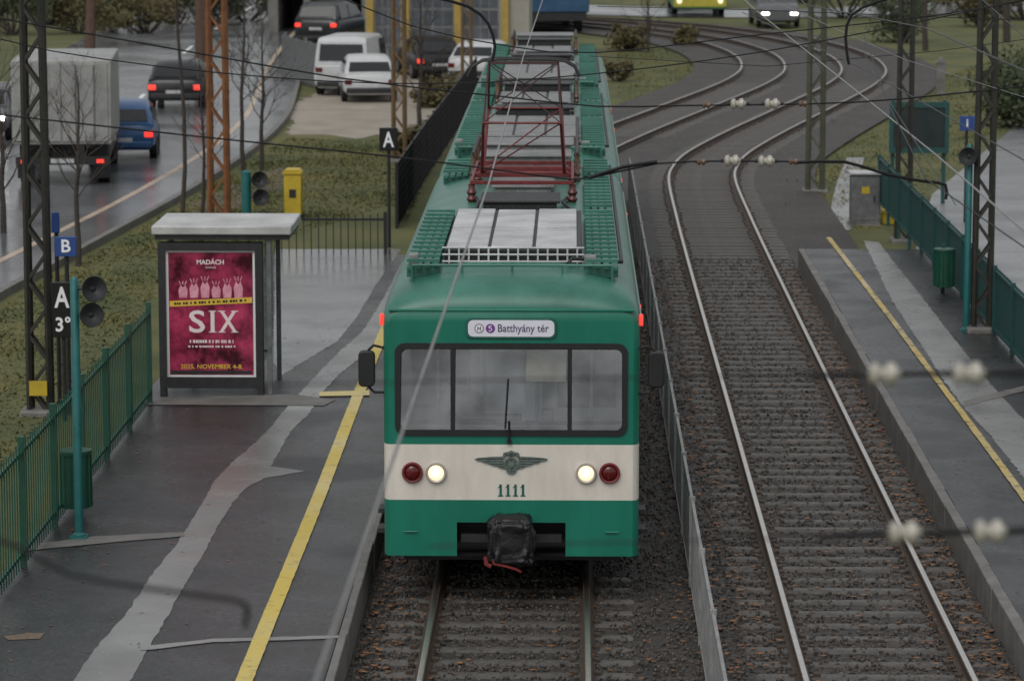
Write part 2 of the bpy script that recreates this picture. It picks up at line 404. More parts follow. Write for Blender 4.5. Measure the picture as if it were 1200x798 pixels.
ragged('platform_patch', [(85,798),(118,752),(152,714),(178,672),(205,640),(232,598),(252,562),(276,538),(298,520),(320,497),(335,478),(375,435),(402,408),(425,388),(448,352),(472,306),(484,304),(458,366),(440,400),(420,421),(396,440),(376,462),(362,485),(345,500),(332,520),(318,546),(357,552),(310,560),(288,572),(272,590),(252,622),(238,650),(218,682),(197,720),(178,752),(152,798),(120,870),(40,870)], Z1, m_patch)
ragged('platform_seam', [(165,757),(250,748),(400,744),(402,747),(250,752),(165,762)], Z2, m_patch)
ragged('platform_seam', [(20,640),(110,628),(215,623),(216,628),(120,636),(30,645)], Z2, m_conc)
ragged('platform_seam', [(165,466),(345,462),(392,468),(380,475),(170,474)], Z2, m_conc)
ragged('platform_seam', [(0,745),(30,741),(52,742),(48,748),(12,750)], Z1, M('leafy_patch', (.10, .075, .05), .8, scale=20, col2=(.22, .17, .12)), .02)
ragged('wet_strip', [(322,292),(470,292),(440,335),(418,372),(395,400),(365,418),(330,440),(318,420),(322,360)], PZ+.002, m_wetp)
mb = MB(); strip(mb, [(-2.22+.008*math.sin(y*.4), y) for y in np.arange(15, 57, .15)], lambda i: -.075+random.gauss(0, .0015), lambda i: .075+random.gauss(0, .0015), Z3); struct(mb.build('yellow_line', m_yel, recalc=False))
struct(pxpoly('yellow_line', [(374,459),(433,457),(433,463),(374,464)], Z3+.003, m_yel))
yr = [tuple(at(x, y, PZ))[:2] for x, y in ((971,279),(1008,327),(1045,375),(1105,455),(1150,515),(1200,583),(1330,762))]
mb = MB(); strip(mb, [tuple(q) for q in catmull(yr, .2)], lambda i: -.045+random.gauss(0, .003), lambda i: .045+random.gauss(0, .003), Z3); struct(mb.build('yellow_line', m_yel2, recalc=False))
ragged('platform_patch', [(1012,282),(1030,284),(1048,308),(1078,345),(1102,376),(1130,412),(1165,455),(1200,492),(1300,610),(1300,690),(1200,560),(1165,515),(1130,478),(1102,440),(1085,412),(1062,378),(1045,352)], Z1, m_patch, .008)
ragged('platform_seam', [(1128,470),(1200,452),(1200,458),(1130,476)], Z2, m_conc)
# road
redge = catmull([tuple(at(x, y, -.17))[:2] for x, y in ((-220,470),(-60,380),(0,345),(120,280),(215,228),(295,176),(332,140),(344,110),(352,80),(368,50),(392,22),(430,-8),(500,-40))], 2.)
mb = MB(); strip(mb, redge, -9.5, 0, -.17); struct(mb.build('road', m_road, recalc=False))
mb = MB(); strip(mb, redge, -1.22, -1.06, -.166); struct(mb.build('road_edge_line', M('road_line', (.36, .26, .17), scale=3, col2=(.55, .45, .34), wet=(.3, .5)), recalc=False))
mb = MB()
for i in range(0, len(redge)-2, 4): strip(mb, redge[i:i+3], -4.75, -4.62, -.166)
struct(mb.build('road_centre_line', m_white, recalc=False))
p = [(q[0], q[1]) for q in redge]; a = offs(p, 0.); b_ = offs(p, .14); vs = []
mb = MB()
for u, v_ in zip(a, b_): vs += [(u[0], u[1], -.22), (u[0], u[1], -.06), (v_[0], v_[1], -.06), (v_[0], v_[1], -.22)]
mb.add(vs, [(4*i+k, 4*i+k+1, 4*i+k+5, 4*i+k+4) for i in range(len(a)-1) for k in range(3)]); struct(mb.build('kerb', m_conc))
ragged('dirt_lot', [(338,158),(345,132),(352,118),(375,108),(400,100),(440,78),(520,60),(575,62),(575,98),(548,112),(520,128),(500,140),(470,156),(445,158),(420,163),(380,158)], -.192, m_dirt, .12, .4)
ragged('bare_soil', [(190,262),(245,232),(300,205),(330,196),(345,212),(300,235),(240,262),(205,285)], -.194, M('bare_soil', (.08, .068, .045), .85, scale=1, col2=(.15, .125, .08), bump=.4, bscale=20, detail=9), .12, .4)
struct(pxpoly('paved_area', [(1073,292),(1092,228),(1200,140),(1300,60),(1500,60),(1500,470),(1222,424)], -.18, m_wetgrey))
cp = catmull([tuple(at(x, y, -.19))[:2] for x, y in ((985,270),(986,245),(992,215),(1003,185))], 1.)
mb = MB(); strip(mb, cp, -.22, .22, -.185); struct(mb.build('path', m_patch, recalc=False))
crx = [tuple(at(x, y, -.19))[:2] for x, y in ((560,8),(760,15),(900,17),(1050,14),(1300,0))]
mb = MB(); strip(mb, catmull(crx, 3), -4, 4, -.15); struct(mb.build('far_road', m_road, recalc=False))
# grass blades
def blades(poly, N, name, label, h0=.02, h1=.075):
    W = [tuple(at(x, y, GZ)) for x, y in poly]
    xs = [q[0] for q in W]; ys = [q[1] for q in W]; vs = []; fs = []; n = 0
    while n < N:
        x = random.uniform(min(xs), max(xs)); y = random.uniform(min(ys), max(ys))
        if not inpoly(x, y, W): continue
        n += 1; a = random.random()*6.28; h = random.uniform(h0, h1)*(1 if random.random() > .05 else 2.1); wd = random.uniform(.012, .03); k = len(vs)
        h *= .4+1.2*max(0, noise.noise(Vector((x*.5, y*.5, 0)))+.3)
        lx, ly = random.gauss(0, .05), random.gauss(0, .05)
        vs += [(x-math.cos(a)*wd, y-math.sin(a)*wd, GZ), (x+math.cos(a)*wd, y+math.sin(a)*wd, GZ), (x+lx, y+ly, GZ+h)]; fs.append((k, k+1, k+2))
    me = bpy.data.meshes.new(name); me.from_pydata(vs, [], fs); me.materials.append(m_blade)
    o = bpy.data.objects.new(name, me); COL.objects.link(o); tag(o, label, 'grass', kind='stuff')
blades([(-60,640),(-60,395),(0,360),(120,292),(215,240),(298,185),(338,162),(420,166),(470,160),(545,115),(475,265),(458,240),(318,285),(185,345)], 30000, 'grass', 'yellowish wet grass on the verge between the road and left platform')
blades([(928,268),(905,210),(900,180),(960,143),(1030,112),(1200,62),(1200,132),(1090,222),(1062,268)], 14000, 'grass', 'wet grass on the verge beyond the right platform')
blades([(725,140),(760,118),(850,92),(860,60),(800,48),(722,60)], 5000, 'grass', 'rough grass beside the far curve of the tracks')
# ================================================================ TRAIN
ROW = [.37, .71, .937, 1.496, 1.615, 2.05, 2.48, 2.72]
def section(wd, c):
    L = [(-wd, z) for z in ROW[:-1]]
    n = 18
    for k in range(n+1):
        t = math.pi*k/n; ct, st = math.cos(t), math.sin(t); e = 2/2.9
        L.append((-wd*math.copysign(abs(ct)**e, ct), 2.72+(c-2.72)*abs(st)**e))
    return L+[(wd, z) for z in reversed(ROW[:-1])]
def body(L, root, front_cab):
    fr = [(0, 1.205, 2.87), (.025, 1.238, 2.93), (.07, 1.258, 2.99), (.14, 1.268, 3.05), (.26, 1.27, 3.10), (.5, 1.27, 3.15), (1., 1.27, 3.19)]
    st = fr+[(y, 1.27, 3.2) for y in np.linspace(1.6, L-1.6, 12)]+[(L-a, b_, c) for a, b_, c in reversed(fr)]
    mb = MB(); S = [section(b_, c) for _, b_, c in st]; N = len(S[0])
    vs = [(x, st[i][0], z) for i, q in enumerate(S) for x, z in q]; mb.v = vs
    def mat_i(z): return 1 if .937 < z < 1.496 else (2 if z > 2.74 else 0)
    for i in range(len(S)-1):
        for k in range(N-1):
            z = (S[i][k][1]+S[i][k+1][1]+S[i+1][k][1]+S[i+1][k+1][1])/4
            mb.f.append((i*N+k, i*N+k+1, (i+1)*N+k+1, (i+1)*N+k)); mb.m.append(mat_i(z))
    for end, y in ((0, 0.), (len(S)-1, L)):
        for k in range(N//2):
            l0, l1, r1, r0 = end*N+k, end*N+k+1, end*N+N-2-k, end*N+N-1-k
            z = (mb.v[l0][2]+mb.v[l1][2])/2; mi = 0 if z > 2.74 else mat_i(z)
            gap = None
            if end == 0 and front_cab:
                if z < .71: gap = .54
                elif 1.615 < z < 2.48: gap = 1.115
            if gap:
                z0, z1 = mb.v[l0][2], mb.v[l1][2]; o = len(mb.v)
                mb.v += [(-gap, y, z0), (-gap, y, z1), (gap, y, z1), (gap, y, z0)]
                mb.f += [(l0, l1, o+1, o), (o+3, o+2, r1, r0)]; mb.m += [mi, mi]
            elif l1 == r1:
                mb.f.append((l0, l1, r0)); mb.m.append(mi)
            else:
                mb.f.append((l0, l1, r1, r0)); mb.m.append(mi)
    mb.f.append((0, N-1, (len(S)-1)*N+N-1, (len(S)-1)*N)); mb.m.append(3)
    return mb.build('body', [m_green, m_cream, m_roofg, m_black], root)
def roof_gear(root, L, panto):
    pale = m_lgrey if panto else m_mgrey
    def hatch(ya, yb, wd, rows=2, cols=3):
        b = MB(); b.box(-wd, wd, ya, yb, 3.15, 3.31); o = b.build('roof_box', m_dark, root, bevel=.015)
        b = MB()
        for i in range(cols):
            for j in range(rows):
                xa = -wd+.02+i*2*(wd-.02)/cols; xb = xa+2*(wd-.02)/cols-.035
                p0 = ya+.04+j*(yb-ya-.08)/rows; p1 = p0+(yb-ya-.08)/rows-.07
                b.box(xa, xb, p0, p1, 3.31, 3.33+.008*((i+j) % 2))
        b.build('box_cover', pale, o, bevel=.01)
        b = MB()
        for k in range(14):
            x = -wd+.05+k*(2*wd-.1)/13; b.box(x-.009, x+.009, ya-.04, ya-.02, 3.17, 3.33)
        for z in (3.19, 3.26, 3.33): b.bar((-wd-.02, ya-.035, z), (wd+.02, ya-.035, z), .010)
        b.build('louvre_grille', m_lgrey if panto else m_mgrey, o)
    hatch(1.08, 4.75, .70)
    for s in (-1, 1):
        segs = [(.55, 5.3)]
        if panto: segs += [(5.7, 9.2), (9.8, L-.9)] if s > 0 else [(9.8, L-.9)]
        else: segs += [(5.7, 8.6), (9.2, L-.9)]
        for ya, yb in segs:
            b = MB()
            for k in range(4):
                x = s*(.77+.085*k); b.box(x-.028, x+.028, ya, yb, 3.20-.012*k, 3.232-.012*k)
            y = ya+.1
            while y < yb:
                b.box(min(s*.74, s*1.06), max(s*.74, s*1.06), y, y+.05, 3.232, 3.262); b.box(s*.9-.16, s*.9+.16, y, y+.05, 3.08, 3.2); y += .38
            b.build('roof_walkway', m_roofg, root)
    b = MB()
    b.bar((-1.0, .5, 3.22), (1.0, .5, 3.22), .014)
    for x in (-1, -.5, 0, .5, 1): b.bar((x, .5, 3.0), (x, .5, 3.22), .012)
    b.build('roof_handrail', m_roofg, root)
    b = MB(); b.box(-1.05, -.95, .75, .92, 3.1, 3.30); b.build('junction_box', m_mgrey, root, bevel=.012)
    b = MB(); b.box(.72, .84, .85, 1.02, 3.15, 3.27); b.build('junction_box', m_mgrey, root, bevel=.012)
    for x in (-.62, -.3, .1, .35, .6):
        b = MB(); b.tube([(x, 4.8, 3.24), (x*.9+.05, 5.4, 3.23), (x*.8, 6.2, 3.25), (x*.9, 7, 3.22)], .02); b.build('roof_cable', m_dark, root)
    b = MB(); b.tube([(.55, .7, 3.21), (.6, .9, 3.24), (1.1, 1.1, 3.18), (1.1, 5, 3.15), (1.1, L-1, 3.15)], .02); b.build('roof_cable', m_dark, root)
    eq = [(5.2, 6.1, .42, 3.34, m_dark), (7.3, 8.6, .34, 3.30, m_mgrey), (9.55, 10.3, .55, 3.46, m_mgrey), (10.45, 11.0, .5, 3.38, m_dark), (11.2, 12.2, .58, 3.46, m_mgrey)] if panto else [(5.0, 5.6, .55, 3.40, m_dark), (5.75, 6.3, .5, 3.44, m_mgrey), (10.0, 10.7, .55, 3.42, m_dark), (10.9, 12.0, .58, 3.46, m_mgrey)]
    for ya, yb, wd, zt, mt in eq:
        b = MB(); b.box(-wd, wd, ya, yb, 3.12, zt); b.box(-wd-.04, wd+.04, ya-.03, yb+.03, zt, zt+.03)
        for k in range(6):
            x = -wd+.06+k*(2*wd-.12)/5; b.box(x-.015, x+.015, ya-.02, ya, 3.16, zt-.03)
        b.build('equipment_box', mt, root, bevel=.01)
    for k in range(4):
        for s in (-1, 1):
            y = L-3.3+k*.85; b = MB(); b.lathe([(.03, 3.15), (.05, 3.19), (.03, 3.23), (.05, 3.27), (.03, 3.31), (.03, 3.52)], (s*.66, y, 0), 'z', 10); b.build('roof_insulator', m_insulb, root)
    for s in (-1, 1):
        b = MB(); b.bar((s*.66, L-3.4, 3.53), (s*.66, L-.6, 3.53), .02, 6); b.build('bus_bar', m_dark, root)
    if not panto: hatch(6.5, 9.8, .62)
    for s in (-1, 1):
        b = MB(); b.bar((s*1.282, .3, 2.72), (s*1.282, L-.3, 2.72), .016, 6); b.build('gutter', m_green, root)
def side_parts(root, L):
    for s in (-1, 1):
        for ya, yb in ((.55, 1.2), (3.9, 5.2), (5.3, 6.6), (7.8, 9.1), (9.2, 10.2)):
            b = MB(); b.box(min(s*1.271, s*1.279), max(s*1.271, s*1.279), ya, yb, 1.62, 2.42); b.build('side_window', m_glassd, root, bevel=.003)
        for ya in (1.9, 10.7):
            b = MB(); b.box(min(s*1.271, s*1.284), max(s*1.271, s*1.284), ya, ya+1.2, .5, 2.5); d = b.build('door', m_green, root, bevel=.004)
            for q in (.12, .66):
                b = MB(); b.box(min(s*1.2845, s*1.288), max(s*1.2845, s*1.288), ya+q, ya+q+.42, 1.55, 2.4); b.build('door_pane', m_glassd, d)
        for ya in (1.7, 10.4):
            b = MB(); b.box(min(s*1.27, s*1.315), max(s*1.27, s*1.315), ya, ya+.06, 2.58, 2.66); b.build('indicator_lamp', m_lampred, root, bevel=.01)
    b = MB(); b.box(-1.1, 1.1, .6, L-.35, .2, .366); b.build('underframe', m_black, root)
    for yc in (2.4, L-2.4):
        b = MB(); b.box(-.95, -.85, yc-1.3, yc+1.3, .25, .5); b.box(.85, .95, yc-1.3, yc+1.3, .25, .5); b.box(-.85, .85, yc-.3, yc+.3, .25, .36)
        bo = b.build('bogie', m_black, root)
        for dy in (-.9, .9):
            b = MB()
            for s in (-1, 1): b.lathe([(.4, -.06), (.4, .06)], (s*.7525, yc+dy, .405), 'x', 24)
            b.bar((-.75, yc+dy, .405), (.75, yc+dy, .405), .06); b.build('wheelset', m_dark, bo)
YF = 31.6; LC = 12.7
car = thing('train_car', 'green and cream leading train car with lit headlights and raised red pantograph', 'train', (0, YF, 0))
body(LC, car, True); roof_gear(car, LC, True); side_parts(car, LC)
# windscreen
outer = rr(-1.15, 1.15, 1.585, 2.51, .10, 5); inner = rr(-1.095, 1.095, 1.645, 2.455, .06, 5)
mb = MB(); mb.ring(outer, inner, -.018, .17)
for x in (-.578, .578): mb.box(x-.022, x+.022, -.014, .15, 1.64, 2.46)
wf = mb.build('windscreen_frame', m_black, car)
for x0, x1 in ((-1.098, -.6), (-.556, .556), (.6, 1.098)):
    mb = MB(); mb.add([(x0, .002, 1.64), (x1, .002, 1.64), (x1, .14, 2.46), (x0, .14, 2.46)], [(0, 1, 2, 3)]); mb.build('windscreen_pane', m_glass, wf)
mb = MB()   # cab interior lining
x, ya, yb_, z0, z1 = 1.17, .18, 1.5, 1.05, 2.62
mb.add([(-x, ya, z0), (x, ya, z0), (x, yb_, z0), (-x, yb_, z0), (-x, ya, z1), (x, ya, z1), (x, yb_, z1), (-x, yb_, z1)], [(0, 1, 2, 3), (4, 5, 6, 7), (2, 3, 7, 6), (1, 2, 6, 5), (3, 0, 4, 7)])
cl = mb.build('cab_interior', m_cab, car)
mb = MB(); mb.box(-1.1, 1.1, .19, .45, 1.06, 1.66); mb.box(-.5, .1, .22, .42, 1.66, 1.74); mb.box(.3, .42, .22, .4, 1.66, 1.80); mb.build('driver_desk', m_dark, cl, bevel=.02)
mb = MB(); mb.box(-.36, .30, 1.46, 1.48, 1.1, 2.5); mb.build('cab_door', m_white, cl, bevel=.01)
for xa, xb in ((-1.05, -.45), (.45, 1.05)):
    mb = MB(); mb.box(xa, xb, 1.47, 1.49, 1.62, 2.38); mb.build('partition_window', m_dark, cl)
for x in (-.30, .24, -.78, .80):
    mb = MB(); mb.bar((x, 1.3, 1.06), (x, 1.3, 2.6), .018); mb.build('grab_pole', m_lgrey, cl)
mb = MB(); mb.prism(rr(-.75, -.3, 1.1, 1.90, .1), .8, .9); mb.build('driver_seat', m_dark, cl, bevel=.03)
mb = MB(); mb.box(.14, .54, .17, .18, 2.10, 2.44); mb.build('sun_blind', M('blind', (.34, .31, .24), .8), cl)
mb = MB(); mb.bar((-.02, -.03, 1.53), (-.02, -.045, 1.74), .012); mb.bar((-.06, -.04, 1.66), (-.03, -.04, 2.16), .009); mb.bar((-.02, -.035, 1.53), (-.02, 0.0, 1.53), .025); mb.build('wiper', m_black, car)
# fascia ledge, destination board
mb = MB()
mb.box(-1.21, 1.21, -.012, .03, 2.826, 2.848); mb.build('roof_edge', m_green, car, bevel=.006)
mb = MB(); mb.prism(rr(-.45, .45, 2.555, 2.765, .06), -.016, .01); fb = mb.build('destination_frame', m_dgreen, car, bevel=.004)
mb = MB(); mb.prism(rr(-.425, .425, 2.578, 2.742, .05), -.022, -.01); db = mb.build('destination_board', M('board_white', (.60, .60, .67), .35, var=.05, emit=.1), car)
text('lettering', 'Batthyány tér', .1, m_ptext, db, .12, -.0245, 2.652, off=.0005, fw=.50, fh=.10)
mb = MB(); mb.lathe([(.046, -.0255), (.046, -.021)], (-.315, 0, 2.66), 'y', 24); mb.build('line_badge', m_ptext, db)
mb = MB(); mb.lathe([(.038, -.0262), (.038, -.0250)], (-.315, 0, 2.66), 'y', 24); mb.build('line_badge', m_white, db)
text('lettering', 'H', .07, m_ptext, db, -.315, -.0280, 2.66, off=.001, fw=.034, fh=.042)
mb = MB(); mb.lathe([(.046, -.0255), (.046, -.021)], (-.205, 0, 2.66), 'y', 24); mb.build('line_badge', m_purple, db)
mb = MB()   # figure 5
mb.box(-.219, -.190, -.0285, -.0265, 2.681, 2.689); mb.box(-.221, -.213, -.0285, -.0265, 2.661, 2.689)
mb.tube([(-.217, -.0275, 2.664), (-.206, -.0275, 2.668), (-.194, -.0275, 2.661), (-.190, -.0275, 2.650), (-.196, -.0275, 2.638), (-.208, -.0275, 2.634), (-.221, -.0275, 2.639)], .0042, 6)
mb.build('lettering', m_white, db)
# lamps
for x, lit in ((-.98, 0), (-.745, 1), (.742, 1), (.975, 0)):
    mb = MB(); mb.lathe([(.102, 0.01), (.105, -.03), (.094, -.045), (.080, -.04), (.076, -.02)], (x, 0, 1.215), 'y', 28)
    h = mb.build('headlight' if lit else 'tail_light', m_ring if lit else m_redp, car)
    mb = MB(); mb.lathe([(.077, -.022), (.065, -.036), (.038, -.046), (.001, -.049)], (x, 0, 1.215), 'y', 28); mb.build('lens', m_lampw if lit else m_lampr, h)
    if lit:
        mb = MB(); mb.lathe([(.034, -.0485), (.001, -.053)], (x, 0, 1.215), 'y', 20); mb.build('bulb', m_bulb, h)
# winged emblem
def emblem(k0, y0):
    mb = MB()
    for s in (-1, 1):
        for k in range(4):
            z = .040-.025*k; xo = .36-.075*k; xi = .078-.004*k; e = .0095*k0
            mb.prism([(s*xi, z-e), (s*(xo-.07), z-e), (s*(xo-.025), z-e*.4), (s*xo, z+e), (s*(xo-.06), z+e), (s*xi, z+e)], y0, .002)
        mb.prism([(s*.06, .058), (s*.2, .060), (s*.34, .062), (s*.2, .074), (s*.06, .078)], y0-.002, .002)
    return mb
mb = emblem(1, -.014)
mb.lathe([(.075, .002), (.075, -.02), (.060, -.022), (.060, -.008), (.03, -.008), (.03, -.022), (.001, -.024)], (0, 0, .0), 'y', 24)
for k in range(8):
    t = math.pi*k/4; mb.flat((.03*math.cos(t), -.012, .03*math.sin(t)), (.064*math.cos(t), -.012, .064*math.sin(t)), .009, .009)
mb.prism([(-.085, .080), (.085, .080), (.075, .115), (.03, .125), (0, .14), (-.03, .125), (-.075, .115)], -.012, .002)
mb.prism([(-.05, -.072), (.05, -.072), (.025, -.098), (-.025, -.098)], -.016, .002)
em = mb.build('winged_emblem', m_emb, car); em.location = (0, -.003, 1.30)
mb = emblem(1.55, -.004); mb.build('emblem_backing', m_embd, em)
text('lettering', 'HÉV', .05, m_embd, em, 0, -.0155, .100, off=.001, fw=.11, fh=.034)
mb = MB()
for k in range(4):
    x = -.105+.074*k
    mb.box(x-.012, x+.012, -.004, .003, .975, 1.095); mb.prism([(x-.032, 1.060), (x-.010, 1.066), (x-.010, 1.0955), (x+.006, 1.0955)], -.0045, .003)
    mb.box(x-.024, x+.024, -.0045, .003, .974, .987)
mb.build('fleet_number', m_dgreen, car)
# coupler
mb = MB(); mb.add([(-.54, .01, .37), (.54, .01, .37), (.54, .5, .37), (-.54, .5, .37), (-.54, .01, .71), (.54, .01, .71), (.54, .5, .71), (-.54, .5, .71)], [(4, 5, 6, 7), (2, 3, 7, 6), (1, 2, 6, 5), (3, 0, 4, 7)]); mb.build('coupler_recess', m_black, car)
mb = MB(); mb.lathe([(.16, 0), (.16, -.3)], (0, 0.3, .5), 'y', 12); mb.box(-.5, .5, .05, .1, .5, .58); mb.build('coupler', m_dark, car)
bm = bmesh.new(); bmesh.ops.create_icosphere(bm, subdivisions=5, radius=1)
for v in bm.verts:
    c = v.co.copy(); k = lambda q: math.copysign(abs(q)**.42, q)
    c = Vector((k(c.x)*.215*(1-.10*c.z), k(c.y)*.17, k(c.z)*.245))
    d = v.co.normalized(); fold = abs(noise.noise(Vector((d.x*3.2, d.y*3.2, d.z*1.1))))*.08+abs(noise.noise(v.co*5+Vector((3, 1, 0))))*.03
    if c.z < -.1: fold += .02*math.sin(math.atan2(d.y, d.x)*9)
    v.co = c+Vector((d.x, d.y, d.z*.4))*(fold-.015)
me = bpy.data.meshes.new('coupler_cover'); bm.to_mesh(me); bm.free(); me.materials.append(M('black_tarpaulin', (.008, .008, .009), .5, var=.3, scale=6, bump=.5, bscale=14))
for p_ in me.polygons: p_.use_smooth = True
cc = bpy.data.objects.new('coupler_cover', me); COL.objects.link(cc); cc.parent = car; cc.location = (0, -.16, .57)
mb = MB(); mb.tube([(-.2, -.24, .42), (-.16, -.33, .36), (-.05, -.34, .34), (.05, -.33, .31), (.10, -.32, .28)], .013); mb.build('brake_hose', m_redd, car)
mb = MB(); mb.tube([(-.25, -.22, .40), (-.24, -.30, .35), (-.19, -.31, .33)], .022); mb.build('brake_hose', m_redd, car)
for s in (-1, 1):
    mb = MB(); mb.bar((s*1.0-.07, -.02, .62), (s*1.0+.07, -.02, .62), .008); mb.bar((s*1.0, -.02, .62), (s*1.0, .01, .62), .01); mb.build('grab_handle', m_green, car)
    mb = MB(); mb.prism(rr(min(s*1.35, s*1.515), max(s*1.35, s*1.515), 2.06, 2.42, .05), .05, .13); mi = mb.build('mirror', m_black, car, bevel=.015)
    mb = MB(); mb.tube([(s*1.24, .1, 2.44), (s*1.36, .1, 2.47), (s*1.42, .1, 2.42)], .014); mb.build('mirror_arm', m_black, mi)
    mb = MB(); mb.tube([(s*1.25, .1, 2.0), (s*1.36, .1, 2.0), (s*1.42, .1, 2.06)], .014); mb.build('mirror_arm', m_black, mi)
    mb = MB(); mb.box(min(s*1.262, s*1.302), max(s*1.262, s*1.302), .1, .17, 2.67, 2.78); mb.build('marker_lamp', m_lampred, car, bevel=.01)
    for z0 in (.55, .75):
        mb = MB(); mb.box(min(s*1.26, s*1.34), max(s*1.26, s*1.34), .25, .5, z0, z0+.045); mb.build('step', m_dark, car)
# pantograph
YP = 8.0; mb = MB()
for s in (-1, 1):
    mb.flat((s*.6, YP-1.25, 3.42), (s*.6, YP+1.25, 3.42), .035, .05)
for y in (-1.25, -.35, .35, 1.25): mb.flat((-.6, YP+y, 3.42), (.6, YP+y, 3.42), .035, .045)
pg = mb.build('pantograph', m_redp, car, bevel=.005)
m_rpor = M('red_brown_porcelain', (.10, .022, .018), .3); m_drt = M('dark_red_tube', (.045, .012, .012), .5)
for s in (-1, 1):
    for y in (-1.2, 1.2):
        mb = MB(); mb.lathe([(.04, 3.1), (.065, 3.14), (.04, 3.18), (.065, 3.22), (.04, 3.26), (.065, 3.30), (.04, 3.34), (.04, 3.40)], (s*.6, YP+y, 0), 'z', 14); mb.build('post_insulator', m_rpor, pg)
for d in (-1, 1):
    mb = MB()
    for s in (-1, 1): mb.bar((s*.5, YP+d*.35, 3.45), (s*.46, YP+d*1.15, 4.12), .022, 8, .018)
    mb.bar((-.5, YP+d*.35, 3.45), (.46, YP+d*1.15, 4.12), .009); mb.bar((-.46, YP+d*1.15, 4.12), (.46, YP+d*1.15, 4.12), .014); mb.bar((-.55, YP+d*.35, 3.45), (.55, YP+d*.35, 3.45), .02)
    mb.build('lower_arm', m_redp, pg)
    mb = MB()
    for s in (-1, 1): mb.bar((s*.46, YP+d*1.15, 4.12), (s*.42, YP+d*.16, 4.76), .015, 8, .012)
    mb.bar((-.46, YP+d*1.15, 4.12), (.42, YP+d*.16, 4.76), .007); mb.bar((.46, YP+d*1.15, 4.12), (-.42, YP+d*.16, 4.76), .007)
    mb.bar((-.42, YP+d*.16, 4.76), (.42, YP+d*.16, 4.76), .010); mb.build('upper_arm', m_drt, pg)
mb = MB()
for d in (-1, 1):
    mb.tube([(-.68, YP+d*.16, 4.60), (-.62, YP+d*.16, 4.72), (-.5, YP+d*.16, 4.79), (-.3, YP+d*.16, 4.81), (.3, YP+d*.16, 4.81), (.5, YP+d*.16, 4.79), (.62, YP+d*.16, 4.72), (.68, YP+d*.16, 4.60)], .015, 8)
for x in (-.42, .42): mb.bar((x, YP-.18, 4.78), (x, YP+.18, 4.78), .012)
mb.build('collector_head', m_dark, pg)
for i in (1, 2):
    c2 = thing('train_car', ['', 'green second train car with grey roof boxes, coupled behind the pantograph car', 'green rearmost train car at the far end of the train'][i], 'train', (0, YF+i*(LC+.5), 0))
    body(LC, c2, False); roof_gear(c2, LC, False); side_parts(c2, LC)
    mb = MB(); mb.box(-.6, .6, -.5, .0, .45, 2.6); mb.build('gangway_bellows', m_black, c2, bevel=.03)
# ================================================================ MASTS
def mast(px, py, wd, H, mat, label, rz=0, Z=GZ, t=.06):
    b = at(px, py, Z); root = thing('lattice_mast', label, 'mast', b, rz, 'overhead line masts')
    h = wd/2; tp_ = .85
    for sx in (-1, 1):
        for sy in (-1, 1):
            mb = MB(); mb.flat((sx*h, sy*h*.7, -.1), (sx*h*tp_, sy*h*.7*tp_, H), t, t); mb.build('leg', mat, root)
    mb = MB(); n = int(H/(wd*1.35))
    for k in range(n):
        z0, z1 = H*k/n, H*(k+1)/n; q0, q1 = 1-(1-tp_)*k/n, 1-(1-tp_)*(k+1)/n
        for s in (-1, 1):
            a, b2 = (-1, 1) if k % 2 else (1, -1)
            mb.flat((a*h*q0, s*h*.75*q0, z0), (b2*h*q1, s*h*.75*q1, z1), .012, .042)
            mb.flat((s*h*q0, a*h*.7*q0, z0), (s*h*q1, b2*h*.7*q1, z1), .012, .042)
    mb.build('lacing', mat, root)
    mb = MB(); mb.box(-h-.12, h+.12, -h-.12, h+.12, -.25, .08); mb.build('footing', m_conc, root, bevel=.03)
    return root
lm = mast(48, 485, .27, 9.5, m_mast, 'dark lattice mast at the left edge behind the green fence, yellow plate near its foot')
mast(257, 257, .35, 9, m_rustm, 'rusty orange lattice mast behind the bus shelter', t=.085)
mast(468, 190, .28, 9, m_brownm, 'ochre brown lattice mast behind the black A sign', t=.075)
mast(547, 112, .28, 9, m_brownm, 'small distant ochre lattice mast beside the train roof', t=.075)
mast(1150, 388, .24, 9, m_mast, 'dark lattice mast on the right platform beside the teal loudspeaker post', Z=PZ, t=.055)
mast(1058, 284, .25, 9, m_mast, 'dark lattice mast at the far end of the right platform fence', Z=GZ)
mast(955, 226, .32, 9, m_oliv, 'olive lattice mast in the grass right of the empty track', t=.08)
mb = MB(); mb.box(-.12, .12, -.19, -.17, .28, .48); mb.build('number_plate', m_ysign, lm)
# signs
def sign_A(loc, zc, sz, h, txts, label, pole=True, mat=m_signb, tmat=m_white, wd=None):
    root = thing('platform_sign', label, 'sign', loc)
    if pole:
        mb = MB(); mb.bar((0, .05, 0), (0, .05, zc+h/2), .03); mb.build('post', m_dark, root)
    wd = wd or sz
    mb = MB(); mb.box(-wd/2, wd/2, -.02, .02, zc-h/2, zc+h/2); b = mb.build('sign_panel', mat, root, bevel=.008)
    for t, s, dx, dz, fw, fh in txts: text('lettering', t, s, tmat, b, dx, -.023, zc+dz, off=.006*s/.3, fw=fw, fh=fh)
    return root
YM = at(48, 485, GZ).y-.6
def sg(px, py, Y=YM):
    q = atY(px, py, Y); return (q.x, Y, GZ), q.z-GZ
l_, z_ = sg(73, 363); sign_A(l_, z_, .28, .74, [('A', .36, 0, .17, .20, .28), ('3°', .27, .012, -.19, .20, .20)], 'black sign board with white letter A above the figure 3')
p = at(456, 291, PZ); sign_A((p.x, p.y, PZ), 1.98, .33, .42, [('A', .38, -.0, 0, .2, .28)], 'black square sign with white letter A on a post beside the train')
l_, z_ = sg(77, 289, YM+.5); sign_A(l_, z_, .29, .27, [('B', .24, 0, 0, None, None)], 'blue square sign with white letter B near the left mast', mat=m_blue)
